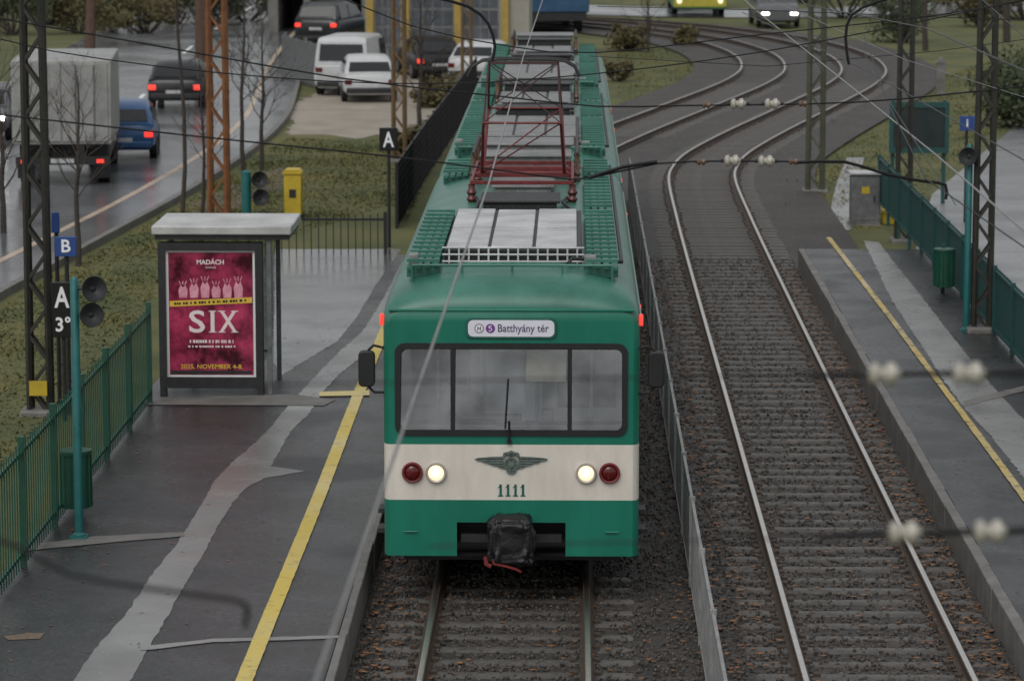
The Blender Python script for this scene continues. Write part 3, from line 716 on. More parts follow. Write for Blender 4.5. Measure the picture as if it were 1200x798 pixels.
l_, z_ = sg(65, 261, YM+1.3); sign_A(l_, z_, .11, .28, [], 'narrow blue plate beside the left mast above the B sign', mat=m_blue)
p = at(1131, 262, GZ); sign_A((p.x, p.y, GZ), 2.05, .30, .30, [('i', .24, 0, 0, None, None)], 'small blue square sign on a thin pole behind the right platform fence', mat=m_blue)
# loudspeaker posts
def spk_post(px, py, H, label, Z, sp, rad=.05):
    b = at(px, py, Z); root = thing('loudspeaker_post', label, 'post', b)
    mb = MB(); mb.lathe([(rad*1.5, 0), (rad*1.5, .04), (rad, .06), (rad, H), (rad*.6, H+.03)], n=14); mb.build('pole', m_teal, root)
    mb = MB(); mb.box(-.09, .09, -.09, .09, 0, .025); mb.build('base_plate', m_teal, root)
    for dx, z, yaw, s in sp:
        mb = MB(); mb.lathe([(.05*s, .16*s), (.075*s, .10*s), (.07*s, 0), (.12*s, -.10*s), (.135*s, -.11*s), (.13*s, -.12*s), (.09*s, -.06*s), (.035*s, -.02*s), (.001, -.06*s)], (0, 0, 0), 'y', 20)
        o = mb.build('loudspeaker', m_spk, root); o.location = (dx, -.03, z); o.rotation_euler = (R(-8), 0, yaw)
        mb = MB(); mb.bar((0, 0, z), (dx, 0, z), .018); mb.build('bracket', m_dark, root)
    return root
spk_post(93, 630, 2.72, 'teal post with two horn loudspeakers beside the green platform bin', PZ, [(.19, 2.63, .35, 1), (.17, 2.36, .25, .95)], .045)
spk_post(289, 258, .98, 'short teal post with two loudspeakers behind the bus shelter', GZ+.1, [(.25, .82, .3, 1.3), (.27, .46, .3, 1.3)], .1)
spk_post(1132, 388, 2.78, 'teal post with one loudspeaker on the right platform', PZ, [(-.01, 2.62, -.3, 1.05)])
# bins
def bin_(px, py, label):
    b = at(px, py, PZ); root = thing('litter_bin', label, 'bin', b, 0, 'green litter bins on the platforms')
    mb = MB(); mb.lathe([(.12, .12), (.165, .13), (.165, .72), (.15, .73), (.15, .3), (.001, .3)], n=18)
    for k in range(14):
        t = 2*math.pi*k/14; mb.bar((.168*math.cos(t), .168*math.sin(t), .14), (.168*math.cos(t), .168*math.sin(t), .7), .012, 5)
    mb.build('bucket', m_fgreen, root)
    mb = MB(); mb.lathe([(.175, .70), (.18, .72), (.175, .75), (.15, .75)], n=18); mb.build('rim', m_fgreen, root)
    mb = MB(); mb.box(-.03, .03, .16, .2, 0, .8); mb.build('post', m_fgreen, root)
bin_(90, 607, 'green slatted litter bin by the left platform fence'); bin_(1106, 345, 'green slatted litter bin on the right platform')
# fences
def bar_fence(p0, p1, H, mat, label, step=.11, post=2.0, barw=.022, rails=(.12, .9), name='picket_fence', z=PZ):
    p0 = Vector(p0); p1 = Vector(p1); L = (p1-p0).length; ang = math.atan2(p1.y-p0.y, p1.x-p0.x)
    root = thing(name, label, 'fence', (p0.x, p0.y, z), ang)
    n = max(1, round(L/post)); d = L/n
    for i in range(n+1):
        mb = MB(); mb.box(i*d-.03, i*d+.03, -.03, .03, -.2, H+.03); mb.build('post', mat, root)
        if i < n:
            mb = MB()
            for zr in rails: mb.box(i*d+.03, i*d+d-.03, -.015, .015, H*zr-.02, H*zr+.02)
            k = int((d-.06)/step)
            for j in range(1, k+1):
                x = i*d+j*d/(k+1); mb.box(x-barw/2, x+barw/2, -.028, -.016, .04, H*(.985+.02*(j % 2)))
            mb.build('panel', mat, root)
    return root
bar_fence((-4.9, 20, 0), (-4.9, 41.6, 0), 1.3, m_fgreen, 'green picket fence along the back of the left platform', step=.14, barw=.02)
a = at(318, 291, PZ); b = at(455, 291, PZ)
bar_fence((a.x, 57.6, 0), (b.x, 57.6, 0), 1.08, m_black, 'low black railing across the far end of the left platform', step=.13, barw=.018, z=GZ+.05)
bar_fence((6.95, 22, 0), (6.85, 66, 0), 1.0, m_tealf, 'teal green railing along the back of the right platform', step=.075, barw=.05, rails=(.08, .95))
def mesh_fence(pts, H, mat, label, z, step=.1, post=2.5, thick=.006):
    root = thing('mesh_fence', label, 'fence', (pts[0][0], pts[0][1], z))
    o = Vector((pts[0][0], pts[0][1], 0))
    for i in range(len(pts)-1):
        a = Vector((*pts[i], 0))-o; b = Vector((*pts[i+1], 0))-o; L = (b-a).length; d = (b-a)/L
        n = max(1, round(L/post))
        for k in range(n+1 if i == len(pts)-2 else n):
            q = a+d*L*k/n; mb = MB(); mb.box(q.x-.03, q.x+.03, q.y-.03, q.y+.03, -.1, H+.04); mb.build('post', mat, root)
        for k in range(n):
            q0 = a+d*L*k/n; q1 = a+d*L*(k+1)/n; mb = MB(); up = Vector((0, 0, 1))
            m_ = int((L/n)/step)
            for j in range(m_+1):
                q = q0.lerp(q1, j/m_); mb.flat(q+up*.04, q+up*H, thick*2, thick*2)
            zz = .04
            while zz <= H+.001: mb.flat(q0+up*zz, q1+up*zz, thick*2.4, thick*2.4); zz += H/8
            mb.flat(q0+up*H, q1+up*H, .03, .03); mb.flat(q0+up*.05, q1+up*.05, .03, .03)
            mb.build('panel', mat, root)
mesh_fence([(1.83, 20), (1.83, 70)], .92, M('galvanised', (.30, .30, .30), .5, .5, var=.25, scale=5), 'low grey mesh fence between the two tracks', -.16, step=.12)
p = [tuple(at(x, y, GZ))[:2] for x, y in ((465,268),(500,208),(530,162),(558,118))]
mesh_fence(p, 1.3, m_black, 'dark mesh fence running beside the train beyond the left platform', GZ, step=.07, thick=.012)
# ================================================================ SHELTER
b0 = at(187, 462, PZ); SY = b0.y
sh = thing('bus_shelter', 'grey platform shelter with a flat white roof and red poster panel', 'shelter', (b0.x, SY, PZ))
mb = MB(); mb.box(-.06, 1.78, -.12, 1.45, 2.135, 2.255); rf = mb.build('roof', M('shelter_roof', (.32, .32, .315), .3, scale=2, col2=(.58, .58, .57), detail=12), sh, bevel=.02)
mb = MB(); mb.box(-.02, 1.74, -.08, 1.41, 2.07, 2.134); mb.build('roof_rim', m_dark, rf)
for x, y in ((.03, 1.35), (1.47, 0.0), (1.47, 1.35)):
    mb = MB(); mb.box(x-.03, x+.03, y-.03, y+.03, 0, 2.07); mb.build('post', m_grey if x > 1.4 else m_dark, sh)
mb = MB(); mb.box(.045, .055, .1, 1.3, .25, 1.98); mb.build('glass_wall', m_shglass, sh)
mb = MB(); mb.box(.08, 1.4, 1.345, 1.355, .25, 1.98); mb.build('glass_wall', m_shglass, sh)
mb = MB(); mb.ring(rr(.02, 1.39, .1, 2.03, .02), rr(.115, 1.295, .245, 1.93, .01), -.11, .06); mb.box(.04, 1.37, .0, .05, .12, 2.01); mb.box(.02, .10, -.1, .06, .0, .1); mb.box(1.31, 1.39, -.1, .06, .0, .1); pbx = mb.build('poster_case', m_dark, sh)
mb = MB(); mb.box(.115, 1.295, -.06, -.02, .245, 1.93); mb.build('poster_border', m_white, pbx)
mb = MB(); mb.box(.15, 1.26, -.066, -.058, .275, 1.90)
m_post = M('poster_print', (.045, .002, .010), .2, scale=2.6, col2=(.50, .05, .13), detail=9, contrast=(.38, .64))
po = mb.build('poster', m_post, sh)
m_pw = M('poster_white', (.78, .66, .66), .4, var=.08); m_py = M('poster_yellow', (.70, .46, .06), .4, var=.1); m_pp = M('poster_pink', (.50, .16, .23), .4, scale=9, col2=(.80, .42, .48))
def pt(t, s, z, x=.705, mat=None, off=.0, fw=None, fh=None): text('lettering', t, s, mat or m_pw, po, x, -.069, z, off=off, ext=.001, fw=fw, fh=fh)
pt('MADÁCH', .085, 1.77, off=.002, fw=.36); pt('SZÍNHÁZ', .035, 1.70)
mb = MB()
for i in range(6):      # generic abstract rising petals
    x = .34+.146*i; hh = .17+.05*((i*7) % 3)/2
    mb.prism([(x-.05, 1.30), (x+.05, 1.30), (x+.062, 1.30+hh*.6), (x+.03, 1.30+hh), (x, 1.30+hh*.8), (x-.03, 1.30+hh), (x-.062, 1.30+hh*.6)], -.0695, -.0665)
    for k in (-1, 0, 1): mb.bar((x+k*.028, -.068, 1.30+hh*1.03), (x+k*.05, -.068, 1.30+hh*1.3), .008, 5)
mb.build('poster_figure', m_pp, po)
mb = MB(); mb.add([(.16, -.0685, 1.18), (1.25, -.0685, 1.235), (1.25, -.0685, 1.31), (.16, -.0685, 1.255)], [(0, 1, 2, 3)]); mb.build('poster_band', m_py, po)
mb = MB(); x = .22
while x < 1.16:
    d = random.uniform(.015, .035); z = 1.218+(x-.16)*.0505; mb.box(x, x+d, -.071, -.069, z-.016, z+.016); x += d+random.choice((.008, .008, .03))
mb.build('small_print', m_black, po)
pt('S', .40, .985, x=.520, off=.006, fw=.21, fh=.30); pt('I', .40, .985, x=.725, off=.008, fw=.052, fh=.29); pt('X', .40, .985, x=.930, off=.006, fw=.24, fh=.29)
mb = MB()
for x0, x1, z in ((.675, .775, .84), (.675, .775, 1.117), (.80, .895, .84), (.97, 1.065, .84), (.80, .895, 1.117), (.97, 1.065, 1.117)): mb.box(x0, x1, -.071, -.069, z, z+.012)
mb.build('lettering', m_pw, po)
mb = MB()
for z, h_, xa, xb in ((.70, .05, .42, 1.0), (.64, .03, .40, 1.02)):
    x = xa
    while x < xb:
        d = random.uniform(.012, .03); mb.box(x, x+d, -.071, -.069, z, z+h_*.8); x += d+random.choice((.008, .008, .025))
mb.build('small_print', m_pw, po)
pt('2025. NOVEMBER 4-8.', .092, .385, mat=m_py, off=.001, fw=.82, fh=.06)
mb = MB(); mb.box(.17, 1.24, -.0685, -.0665, .285, .33); mb.build('poster_footer', m_dark, po)
mb = MB(); mb.box(.2, 1.38, .95, 1.25, .42, .46); mb.box(.3, .36, 1.0, 1.2, 0, .42); mb.box(1.2, 1.26, 1.0, 1.2, 0, .42); mb.build('bench', m_grey, sh)
# yellow box
b = at(344, 256, GZ); yb2 = thing('salt_bin', 'tall yellow grit box standing behind the black railing', 'box', b)
mb = MB(); mb.box(-.18, .18, -.17, .17, .08, .92); mb.build('body', m_ysign, yb2, bevel=.02)
mb = MB(); mb.prism([(-.20, .92), (.20, .92), (.20, .97), (.14, 1.04), (-.14, 1.04), (-.20, .97)], -.19, .19); mb.build('lid', m_ysign, yb2, bevel=.015)
mb = MB(); mb.box(-.07, .07, -.18, -.171, .45, .62); mb.build('plate', m_dark, yb2)
for s in (-1, 1): mb = MB(); mb.box(s*.13-.03, s*.13+.03, -.12, .12, -.05, .08); mb.build('foot', m_dark, yb2)
# right cabinet, yellow box, teal board
b = at(1013, 264, GZ); cb = thing('switch_cabinet', 'grey metal switch cabinet in the grass right of the tracks', 'cabinet', b)
mb = MB(); mb.box(-.29, .29, -.15, .3, .06, 1.04); mb.build('body', m_grey, cb, bevel=.01)
mb = MB(); mb.box(-.33, .33, -.2, .34, 1.04, 1.10); mb.build('roof', m_lgrey, cb, bevel=.015)
mb = MB(); mb.box(-.26, .26, -.162, -.151, .12, .98); d = mb.build('door', m_grey, cb, bevel=.005)
mb = MB(); mb.box(.16, .19, -.185, -.163, .5, .62); mb.build('handle', m_dark, d); mb = MB(); mb.box(-.08, .08, -.167, -.163, .66, .8); mb.build('warning_plate', m_ysign, d)
mb = MB(); mb.box(-.31, .31, -.17, .32, -.1, .06); mb.build('plinth', m_conc, cb)
b = at(1046, 262, GZ); cb = thing('grit_box', 'low yellow grit box beside the grey switch cabinet', 'box', b)
mb = MB(); mb.prism([(-.22, 0), (.22, 0), (.24, .22), (-.24, .22)], -.15, .15); mb.build('body', m_ysign, cb, bevel=.01)
mb = MB(); mb.prism([(-.25, .22), (.25, .22), (.22, .29), (-.22, .29)], -.17, .17); mb.build('lid', m_ysign, cb, bevel=.01)
b = at(1075, 240, GZ); cb = thing('notice_board', 'dark teal framed notice board beside the far mast on the right', 'board', b)
for x in (-.55, .55):
    mb = MB(); mb.box(x-.04, x+.04, .0, .08, -.05, 2.25); mb.build('post', m_tealf, cb)
mb = MB(); mb.box(-.60, .60, -.08, .0, 1.18, 2.16); mb.build('panel', M('dark_panel', (.008, .016, .016), .3, scale=3, col2=(.02, .035, .033)), cb, bevel=.01)
mb = MB(); mb.ring(rr(-.64, .64, 1.12, 2.22, .02), rr(-.55, .55, 1.24, 2.10, .02), -.11, -.078); mb.build('frame', m_tealf, cb)
b = at(1102, 112, GZ); cb = thing('marker_post', 'pale grey concrete marker post in the far grass on the right', 'post', b)
mb = MB(); mb.box(-.14, .14, -.12, .12, -.1, 1.0); mb.build('shaft', m_conc, cb, bevel=.02); mb = MB(); mb.prism([(-.17, 1.0), (.17, 1.0), (.05, 1.18), (-.05, 1.18)], -.14, .14); mb.build('cap', m_conc, cb)
# ================================================================ WIRES
def wire(pts, r, label, mat=m_wire, name='overhead_wire', n=6):
    mb = MB(); mb.tube(pts, r, n); return tag(mb.build(name, mat), label, 'wire')
def pxw(pts, Y): return [tuple(v) for v in catmull([atY(x, y, Y) for x, y in pts], .5)]
def insul(c, label, s=1., axis='x', brown=False):
    mb = MB()
    prof = [(.018, -.085), (.05, -.07), (.062, -.04), (.035, -.02), (.035, .0), (.058, .02), (.062, .05), (.03, .07), (.018, .085)]
    root = thing('insulator', label, 'insulator', c, 0, 'porcelain insulators on the span wires')
    mb.lathe([(r*s, h*s) for r, h in prof], (0, 0, 0), axis, 16); mb.build('shed', m_insulb if brown else m_insul, root)
    for q in (-1, 1):
        mb = MB(); mb.lathe([(.014*s, .085*q*s), (.022*s, .10*q*s), (.014*s, .125*q*s)], (0, 0, 0), axis, 10); mb.build('cap', m_dark, root)
YP_ = YF+8.0
wire([(-.13, 4, 4.98), (-.13, 9.2, 4.93), (-.02, 24, 4.86), (0, YP_, 4.845), (.15, 60, 4.95), (-.1, 80, 5.)], .007, 'pale contact wire running over the train to the pantograph', m_cwire)
wire([(3.3, 5, 5.0), (3.5, 26, 4.9), (3.35, 50, 4.95), (3.5, 70, 4.95)]+[(x, y, 4.95) for x, y in PR[::6] if y > 73][:8], .007, 'contact wire above the empty right-hand track', m_cwire)
wire([(3.5, 5, 6.0), (3.42, 26, 5.9), (3.45, 40, 5.45), (3.42, 55, 5.9), (3.45, 70, 5.5)], .006, 'sagging messenger wire above the right-hand contact wire')
wire(pxw([(-60,12),(150,48),(400,92),(575,112),(700,125),(800,124),(950,122),(1060,116),(1250,96)], 25.5), .007, 'upper dark span wire carrying four insulators')
wire(pxw([(-60,128),(230,160),(480,186),(640,207),(690,209),(770,192),(860,189),(955,190)], 24.), .007, 'lower dark span wire carrying four insulators above the tracks')
wire(pxw([(-60,30),(60,60),(250,85),(450,98),(640,92),(900,60),(1250,-10)], 30.), .006, 'thin sagging wire crossing high above the train')
wire(pxw([(360,-20),(480,30),(600,55),(700,62),(900,40),(1100,18),(1250,-8)], 34.), .007, 'thin wire above the pantograph head')
for px, py, Y, t in ((865,122,25.5,'left pale insulator on the upper span wire'),(905,122,25.5,'right pale insulator on the upper span wire'),(858,188.5,24.,'left pale insulator on the lower span wire'),(898,189,24.,'right pale insulator on the lower span wire')):
    insul(atY(px, py, Y), t, .72)
insul(atY(828, 123.5, 25.5), 'small brown insulator left of the upper pale pair', .42, brown=True); insul(atY(941, 122, 25.5), 'small brown insulator right of the upper pale pair', .42, brown=True)
insul(atY(822, 190, 24.), 'small brown insulator left of the lower pale pair', .42, brown=True); insul(atY(930, 189.5, 24.), 'small brown insulator right of the lower pale pair', .42, brown=True)
wire(pxw([(930,191),(990,190),(1040,205),(1085,213),(1108,217),(1108,234)], 24.), .013, 'dark curved registration arm at the right end of the lower span', name='registration_arm')
wire(pxw([(690,209),(730,196),(770,190)], 24.), .015, 'dark registration arm just right of the pantograph', name='registration_arm')
wire(pxw([(430,-15),(500,-4),(548,8),(572,28),(580,55),(576,72)], 33.), .016, 'dark hooked bracket arm above the train roof left of the pantograph', name='bracket_arm')
wire(pxw([(1085,-12),(1030,2),(998,18),(991,45),(995,76)], 30.), .014, 'dark hooked bracket arm above the right-hand track', name='bracket_arm')
wire([atY(1012, 40, 28), atY(1040, 120, 26), atY(1085, 210, 24), atY(1215, 300, 22)], .005, 'thin stay wire slanting down at the right')
wire([atY(870, 15, 40), atY(1010, 80, 30), atY(1230, 205, 22)], .005, 'thin wire slanting from the far tracks to the right edge')
wire([atY(1140, -10, 40), atY(1230, 70, 34)], .006, 'short thin wire at the upper right corner')
wire([atY(700, 8, 45), atY(880, 12, 40), atY(1250, 26, 36)], .005, 'thin wire along the top edge above the far road')
wire([atY(980, -10, 34), atY(1030, 100, 30), atY(1120, 240, 24)], .004, 'thin dropper wire crossing the teal notice board')
wire([atY(880, -10, 44), atY(1060, 70, 36), atY(1250, 130, 30)], .004, 'thin pale wire crossing the upper right grass', m_cwire)
wire([atY(1250, 40, 34), atY(1100, 60, 36), atY(900, 78, 38), atY(690, 66, 40)], .004, 'thin wire sagging across the far curves')
wire(pxw([(300,452),(700,443),(950,440),(1090,438),(1320,434)], 9.3), .003, 'blurred near span wire at right with two pale insulators')
wire(pxw([(500,640),(955,630),(1110,623),(1320,618)], 9.0), .003, 'blurred lowest near span wire at right with two pale insulators')
def rod(pa, pb, Y, r, label): wire([atY(*pa, Y), atY(*pb, Y)], r, label, name='span_rod')
rod((945, 440), (1015, 439), 9.3, .009, 'blurred dark rod left of the upper near insulators'); rod((1155, 437), (1250, 435), 9.3, .009, 'blurred dark rod right of the upper near insulators'); rod((1055, 438), (1115, 438), 9.3, .009, 'blurred dark link between the upper near insulators')
rod((958, 630), (1035, 625), 9.0, .011, 'blurred dark rod left of the lower near insulators'); rod((1180, 622), (1260, 620), 9.0, .011, 'blurred dark rod right of the lower near insulators'); rod((1080, 624), (1140, 623), 9.0, .011, 'blurred dark link between the lower near insulators')
for px, py, Y, t in ((1036,438,9.3,'left blurred insulator on the upper near span'),(1135,437.5,9.3,'right blurred insulator on the upper near span'),(1060,624,9.0,'left blurred insulator on the lower near span'),(1160,622.5,9.0,'right blurred insulator on the lower near span')):
    insul(atY(px, py, Y), t, .56)
wire(pxw([(-60,615),(20,640),(80,672),(180,690),(270,702),(290,712),(286,735)], 8.), .007, 'blurred dark cable hanging close to the lens at lower left', name='hanging_cable')
# ================================================================ VEHICLES
m_cw = M('car_white', (.50, .51, .52), .3, var=.1); m_cb = M('car_black', (.012, .013, .015), .25, var=.2); m_cblue = M('car_blue', (.018, .075, .19), .28, var=.15); m_cgrey = M('car_grey', (.10, .105, .11), .3, var=.1)
m_chl = M('car_headlight', (1, .95, .85), emit=6, var=.02)
STY = {'hatch': dict(L=4.0, w=.84, low=[(0,.72,.72),(.05,.82,.79),(.25,.88,.83),(2.7,.87,.84),(3.4,.80,.82),(3.85,.68,.76),(4.0,.56,.66)], roof=[(.12,.89),(.62,1.24),(1.0,1.36),(1.9,1.38),(2.3,1.30),(3.05,.88)]),
       'suv': dict(L=4.6, w=.92, low=[(0,.95,.82),(.07,1.05,.88),(.3,1.1,.91),(3.2,1.08,.92),(4.0,1.02,.9),(4.45,.9,.85),(4.6,.75,.78)], roof=[(.06,1.12),(.35,1.6),(.7,1.72),(2.3,1.74),(2.7,1.66),(3.4,1.1)]),
       'van': dict(L=4.6, w=.9, low=[(0,.9,.83),(.06,.98,.88),(.3,1.0,.9),(3.5,.98,.9),(4.1,.9,.88),(4.5,.75,.82),(4.6,.6,.75)], roof=[(.02,1.0),(.1,1.68),(.25,1.82),(2.8,1.82),(3.1,1.72),(3.9,.96)])}
def vehicle(style, paint, label, loc, rz=0, lit='tail', group='cars on the road and lot', name='parked_car'):
    S = STY[style]; L, W = S['L'], S['w']; root = thing(name, label, 'van' if style == 'van' else 'car', loc, rz, group)
    mb = MB(); rings = []
    for y, zb, wd in S['low']:
        e = .1 if y in (0, L) else 0
        half = [(wd*.82, .24+e), (wd*.97, .36+e*.5), (wd, .55), (wd*.985, zb-.12), (wd*.92, zb-.02), (wd*.6, zb+.02)]
        rings.append([(x, y, z) for x, z in half]+[(-x, y, z) for x, z in reversed(half)])
    n = 12; mb.v = [v for r_ in rings for v in r_]
    mb.f = [(i*n+k, i*n+(k+1) % n, (i+1)*n+(k+1) % n, (i+1)*n+k) for i in range(len(rings)-1) for k in range(n)]+[tuple(range(n)), tuple((len(rings)-1)*n+k for k in range(n))]
    mb.m = [0]*len(mb.f); mb.build('body', paint, root)
    def belt(y):
        q = S['low']
        for a, b in zip(q, q[1:]):
            if a[0] <= y <= b[0]:
                t = (y-a[0])/(b[0]-a[0]); return a[1]+(b[1]-a[1])*t
        return q[-1][1]
    top = max(z for _, z in S['roof']); rings = []
    def hw(z, zb): return W*(.93-.18*max(0, (z-zb))/(top-zb+.001)*(1 if style != 'van' else .5))
    for y, z in S['roof']:
        zb = belt(y)-.05; a = hw(zb, zb); b = hw(z, zb)
        half = [(a, zb), ((a+b)/2+.02, (zb+z)/2), (b, z-.05), (b*.9, z-.008), (b*.5, z+.01)]
        rings.append([(x, y, q) for x, q in half]+[(-x, y, q) for x, q in reversed(half)])
    n = 10; mb = MB(); mb.v = [v for r_ in rings for v in r_]
    mb.f = [(i*n+k, i*n+(k+1) % n, (i+1)*n+(k+1) % n, (i+1)*n+k) for i in range(len(rings)-1) for k in range(n)]+[tuple(range(n)), tuple((len(rings)-1)*n+k for k in range(n))]
    mb.m = [0]*len(mb.f); mb.build('cabin', paint, root)
    r0 = S['roof']
    def slope(p, q, nm, sgn):
        (y0, z0), (y1, z1) = p, q
        def P_(t, s):
            y = y0+(y1-y0)*t; z = z0+(z1-z0)*t; return (s*hw(z, belt(y)-.05)*.86, y+sgn*.02, z+.012)
        mb = MB(); mb.add([P_(.12, -1), P_(.12, 1), P_(.88, 1), P_(.88, -1)], [(0, 1, 2, 3)]); mb.build(nm, m_glassd, root)
    slope(r0[0], r0[1], 'rear_window', -1); slope(r0[-1], r0[-2], 'windscreen', 1)
    ya, yb = r0[1][0]+.15, r0[-2][0]; zt = top-.14
    if style == 'van': ya = 2.2
    for s in (-1, 1):
        zb = belt((ya+yb)/2)+.02; x0 = hw(zb, zb)+.022; x1 = hw(zt, zb)+.022
        for q0, q1 in (((ya, (ya+yb)/2-.04), ((ya+yb)/2+.04, yb+.3)) if style != 'van' else ((ya, yb+.3),)):
            mb = MB(); mb.add([(s*x0, q0, zb), (s*x0, q1, zb), (s*x1, min(q1, yb+.05), zt), (s*x1, q0+.06, zt)], [(0, 1, 2, 3)]); mb.build('side_window', m_glassd, root)
    wr = .31 if style == 'hatch' else .35
    for y in (.75, L-.85):
        for s in (-1, 1):
            mb = MB(); mb.lathe([(wr*.6, -.1), (wr, -.09), (wr, .09), (wr*.6, .1)], (s*(W-.09), y, wr), 'x', 20); wh = mb.build('wheel', m_tyre, root)
            mb = MB(); mb.lathe([(wr*.58, -.105), (wr*.5, -.09), (wr*.2, -.11), (wr*.5, .09), (wr*.58, .105)], (s*(W-.09), y, wr), 'x', 14); mb.build('rim', m_rim, wh)
    zl = S['low'][0][1]-.04
    for s in (-1, 1):
        mb = MB(); mb.box(min(s*W*.66, s*W*.92), max(s*W*.66, s*W*.92), -.025, .1, zl-.12, zl+.03); mb.build('tail_light', m_lampred if lit == 'tail' else m_lampr, root, bevel=.02)
        mb = MB(); mb.box(min(s*W*.5, s*W*.85), max(s*W*.5, s*W*.85), L-.25, L+.015, .56, .68); mb.build('headlight', m_chl if lit == 'head' else m_lgrey, root, bevel=.02)
    mb = MB(); mb.box(-.26, .26, -.03, .02, zl-.24, zl-.13); mb.build('registration_plate', m_lgrey, root)
    mb = MB(); mb.box(-W*.86, W*.86, -.06, .12, .3, .46); mb.build('rear_bumper', m_dark if paint != m_cblue else paint, root, bevel=.03)
    return root
RZ = -.17
def on(px, py): return tuple(at(px, py, RZ))
vehicle('hatch', m_cblue, 'blue hatchback with lit tail lights driving right of the white truck', on(143, 188), .10)
vehicle('hatch', m_cb, 'black car with lit tail lights ahead of the blue hatchback', on(205, 128), .02)
vehicle('suv', m_cb, 'dark car with red tail lights far up the road by the hall', on(370, 56), -.25)
vehicle('hatch', m_cgrey, 'dark oncoming car with lit headlights at the left edge', on(-12, 152), math.pi+.1, 'head')
vehicle('van', m_cw, 'white panel van parked on the sandy lot, behind the white car', tuple(at(400, 113, -.19)), -.12, 'no')
vehicle('hatch', m_cw, 'white car parked on the sandy lot in front of the van', tuple(at(434, 121, -.19)), .12, 'no')
vehicle('hatch', m_cb, 'black car parked beside the garage with glazed door', tuple(at(516, 94, -.19)), .25, 'tail')
vehicle('hatch', m_cw, 'white car parked close to the train at the edge of the lot', tuple(at(552, 100, -.19)), -.2, 'no')
vehicle('suv', m_cgrey, 'distant oncoming car with two bright headlights on the far road', tuple(at(900, 27, -.15)), math.pi+.05, 'head')
# box truck
b = on(74, 219); tk = thing('box_truck', 'white box truck seen from behind on the wet road', 'truck', b, .10)
mb = MB(); mb.box(-1.12, 1.12, 0, 4.6, .95, 2.85); mb.build('cargo_box', M('truck_box', (.20, .20, .195), .5, scale=2, col2=(.36, .36, .35), detail=10), tk, bevel=.03)
m_tdoor = M('truck_door', (.17, .17, .165), .5, scale=2, col2=(.33, .33, .32), detail=10)
for xa, xb in ((-1.04, -.015), (.015, 1.04)):
    mb = MB(); mb.box(xa, xb, -.03, 0, 1.02, 2.78); d = mb.build('rear_door', m_tdoor, tk, bevel=.01)
    for q in (.3, .7):
        mb = MB(); x = xa+(xb-xa)*q; mb.bar((x, -.045, 1.05), (x, -.045, 2.75), .014); mb.build('door_bar', m_grey, d)
mb = MB(); mb.box(-.5, -.35, 0, 6.4, .6, .95); mb.box(.35, .5, 0, 6.4, .6, .95); mb.box(-1.05, 1.05, -.05, .08, .5, .68); mb.box(-1.0, 1.0, .6, 4.5, .55, .94); mb.build('chassis', m_black, tk)
mb = MB(); mb.prism([(-1.0, .55), (1.0, .55), (1.0, 1.7), (.85, 2.45), (-.85, 2.45), (-1.0, 1.7)], 4.75, 6.5); mb.build('cab', m_cw, tk, bevel=.05)
for y in (1.1, 5.6):
    for s in (-1, 1):
        mb = MB(); mb.lathe([(.25, -.14), (.42, -.13), (.42, .13), (.25, .14)], (s*.88, y, .42), 'x', 22); mb.build('wheel', m_tyre, tk)
for s in (-1, 1):
    mb = MB(); mb.box(s*.85-.08, s*.85+.08, -.08, -.05, .54, .62); mb.build('tail_light', m_lampred, tk)
    mb = MB(); mb.box(s*.85-.2, s*.85+.2, .5, .53, .15, .55); mb.build('mudflap', m_black, tk)
mb = MB(); mb.box(-.26, .26, -.07, -.051, .54, .64); mb.build('registration_plate', m_lgrey, tk)
# blue lorry and green bus
b = at(645, 50, GZ); lo = thing('blue_truck', 'blue tarpaulin lorry parked behind the far end of the train', 'truck', (b.x, b.y+6, GZ), .1)
mb = MB(); mb.prism([(-1.6, .9), (1.6, .9), (1.6, 2.3), (1.3, 2.5), (-1.3, 2.5), (-1.6, 2.3)], 0, 6); mb.build('tarpaulin', M('blue_tarpaulin', (.012, .05, .11), .55, scale=2, col2=(.03, .09, .18), bump=.4, bscale=3), lo, bevel=.05)
mb = MB(); mb.box(-1.5, 1.5, .05, 7, .55, .9); mb.build('chassis', m_dark, lo)
mb = MB(); mb.prism([(-1.2, .6), (1.2, .6), (1.2, 1.8), (1.0, 2.4), (-1.0, 2.4), (-1.2, 1.8)], 6.2, 8); mb.build('cab', m_cw, lo, bevel=.06)
for y in (1.2, 6.9):
    for s in (-1, 1):
        mb = MB(); mb.lathe([(.25, -.15), (.45, -.14), (.45, .14), (.25, .15)], (s*1.25, y, .45), 'x', 20); mb.build('wheel', m_tyre, lo)
b = at(820, 20, -.15); bs = thing('city_bus', 'green and yellow bus front on the far road at the top', 'bus', b)
mb = MB(); mb.prism(rr(-1.25, 1.25, .35, 3.0, .15), 0, 11); mb.build('body', M('bus_green', (.04, .22, .06), .35, var=.1), bs, bevel=.05)
mb = MB(); mb.prism(rr(-1.12, 1.12, 1.2, 2.5, .1), -.02, 0.); mb.build('windscreen', m_glassd, bs)
mb = MB(); mb.box(-1.22, 1.22, -.03, 0, .45, .95); mb.build('front_panel', M('bus_yellow', (.4, .36, .05), .4), bs, bevel=.02)
for s in (-1, 1):
    mb = MB(); mb.lathe([(.12, 0), (.12, -.05), (.001, -.06)], (s*.95, 0, .72), 'y', 14); mb.build('headlight', m_lampw, bs)
    for y in (2.4, 8.5):
        mb = MB(); mb.lathe([(.28, -.14), (.48, -.13), (.48, .13), (.28, .14)], (s*1.1, y, .48), 'x', 20); mb.build('wheel', m_tyre, bs)
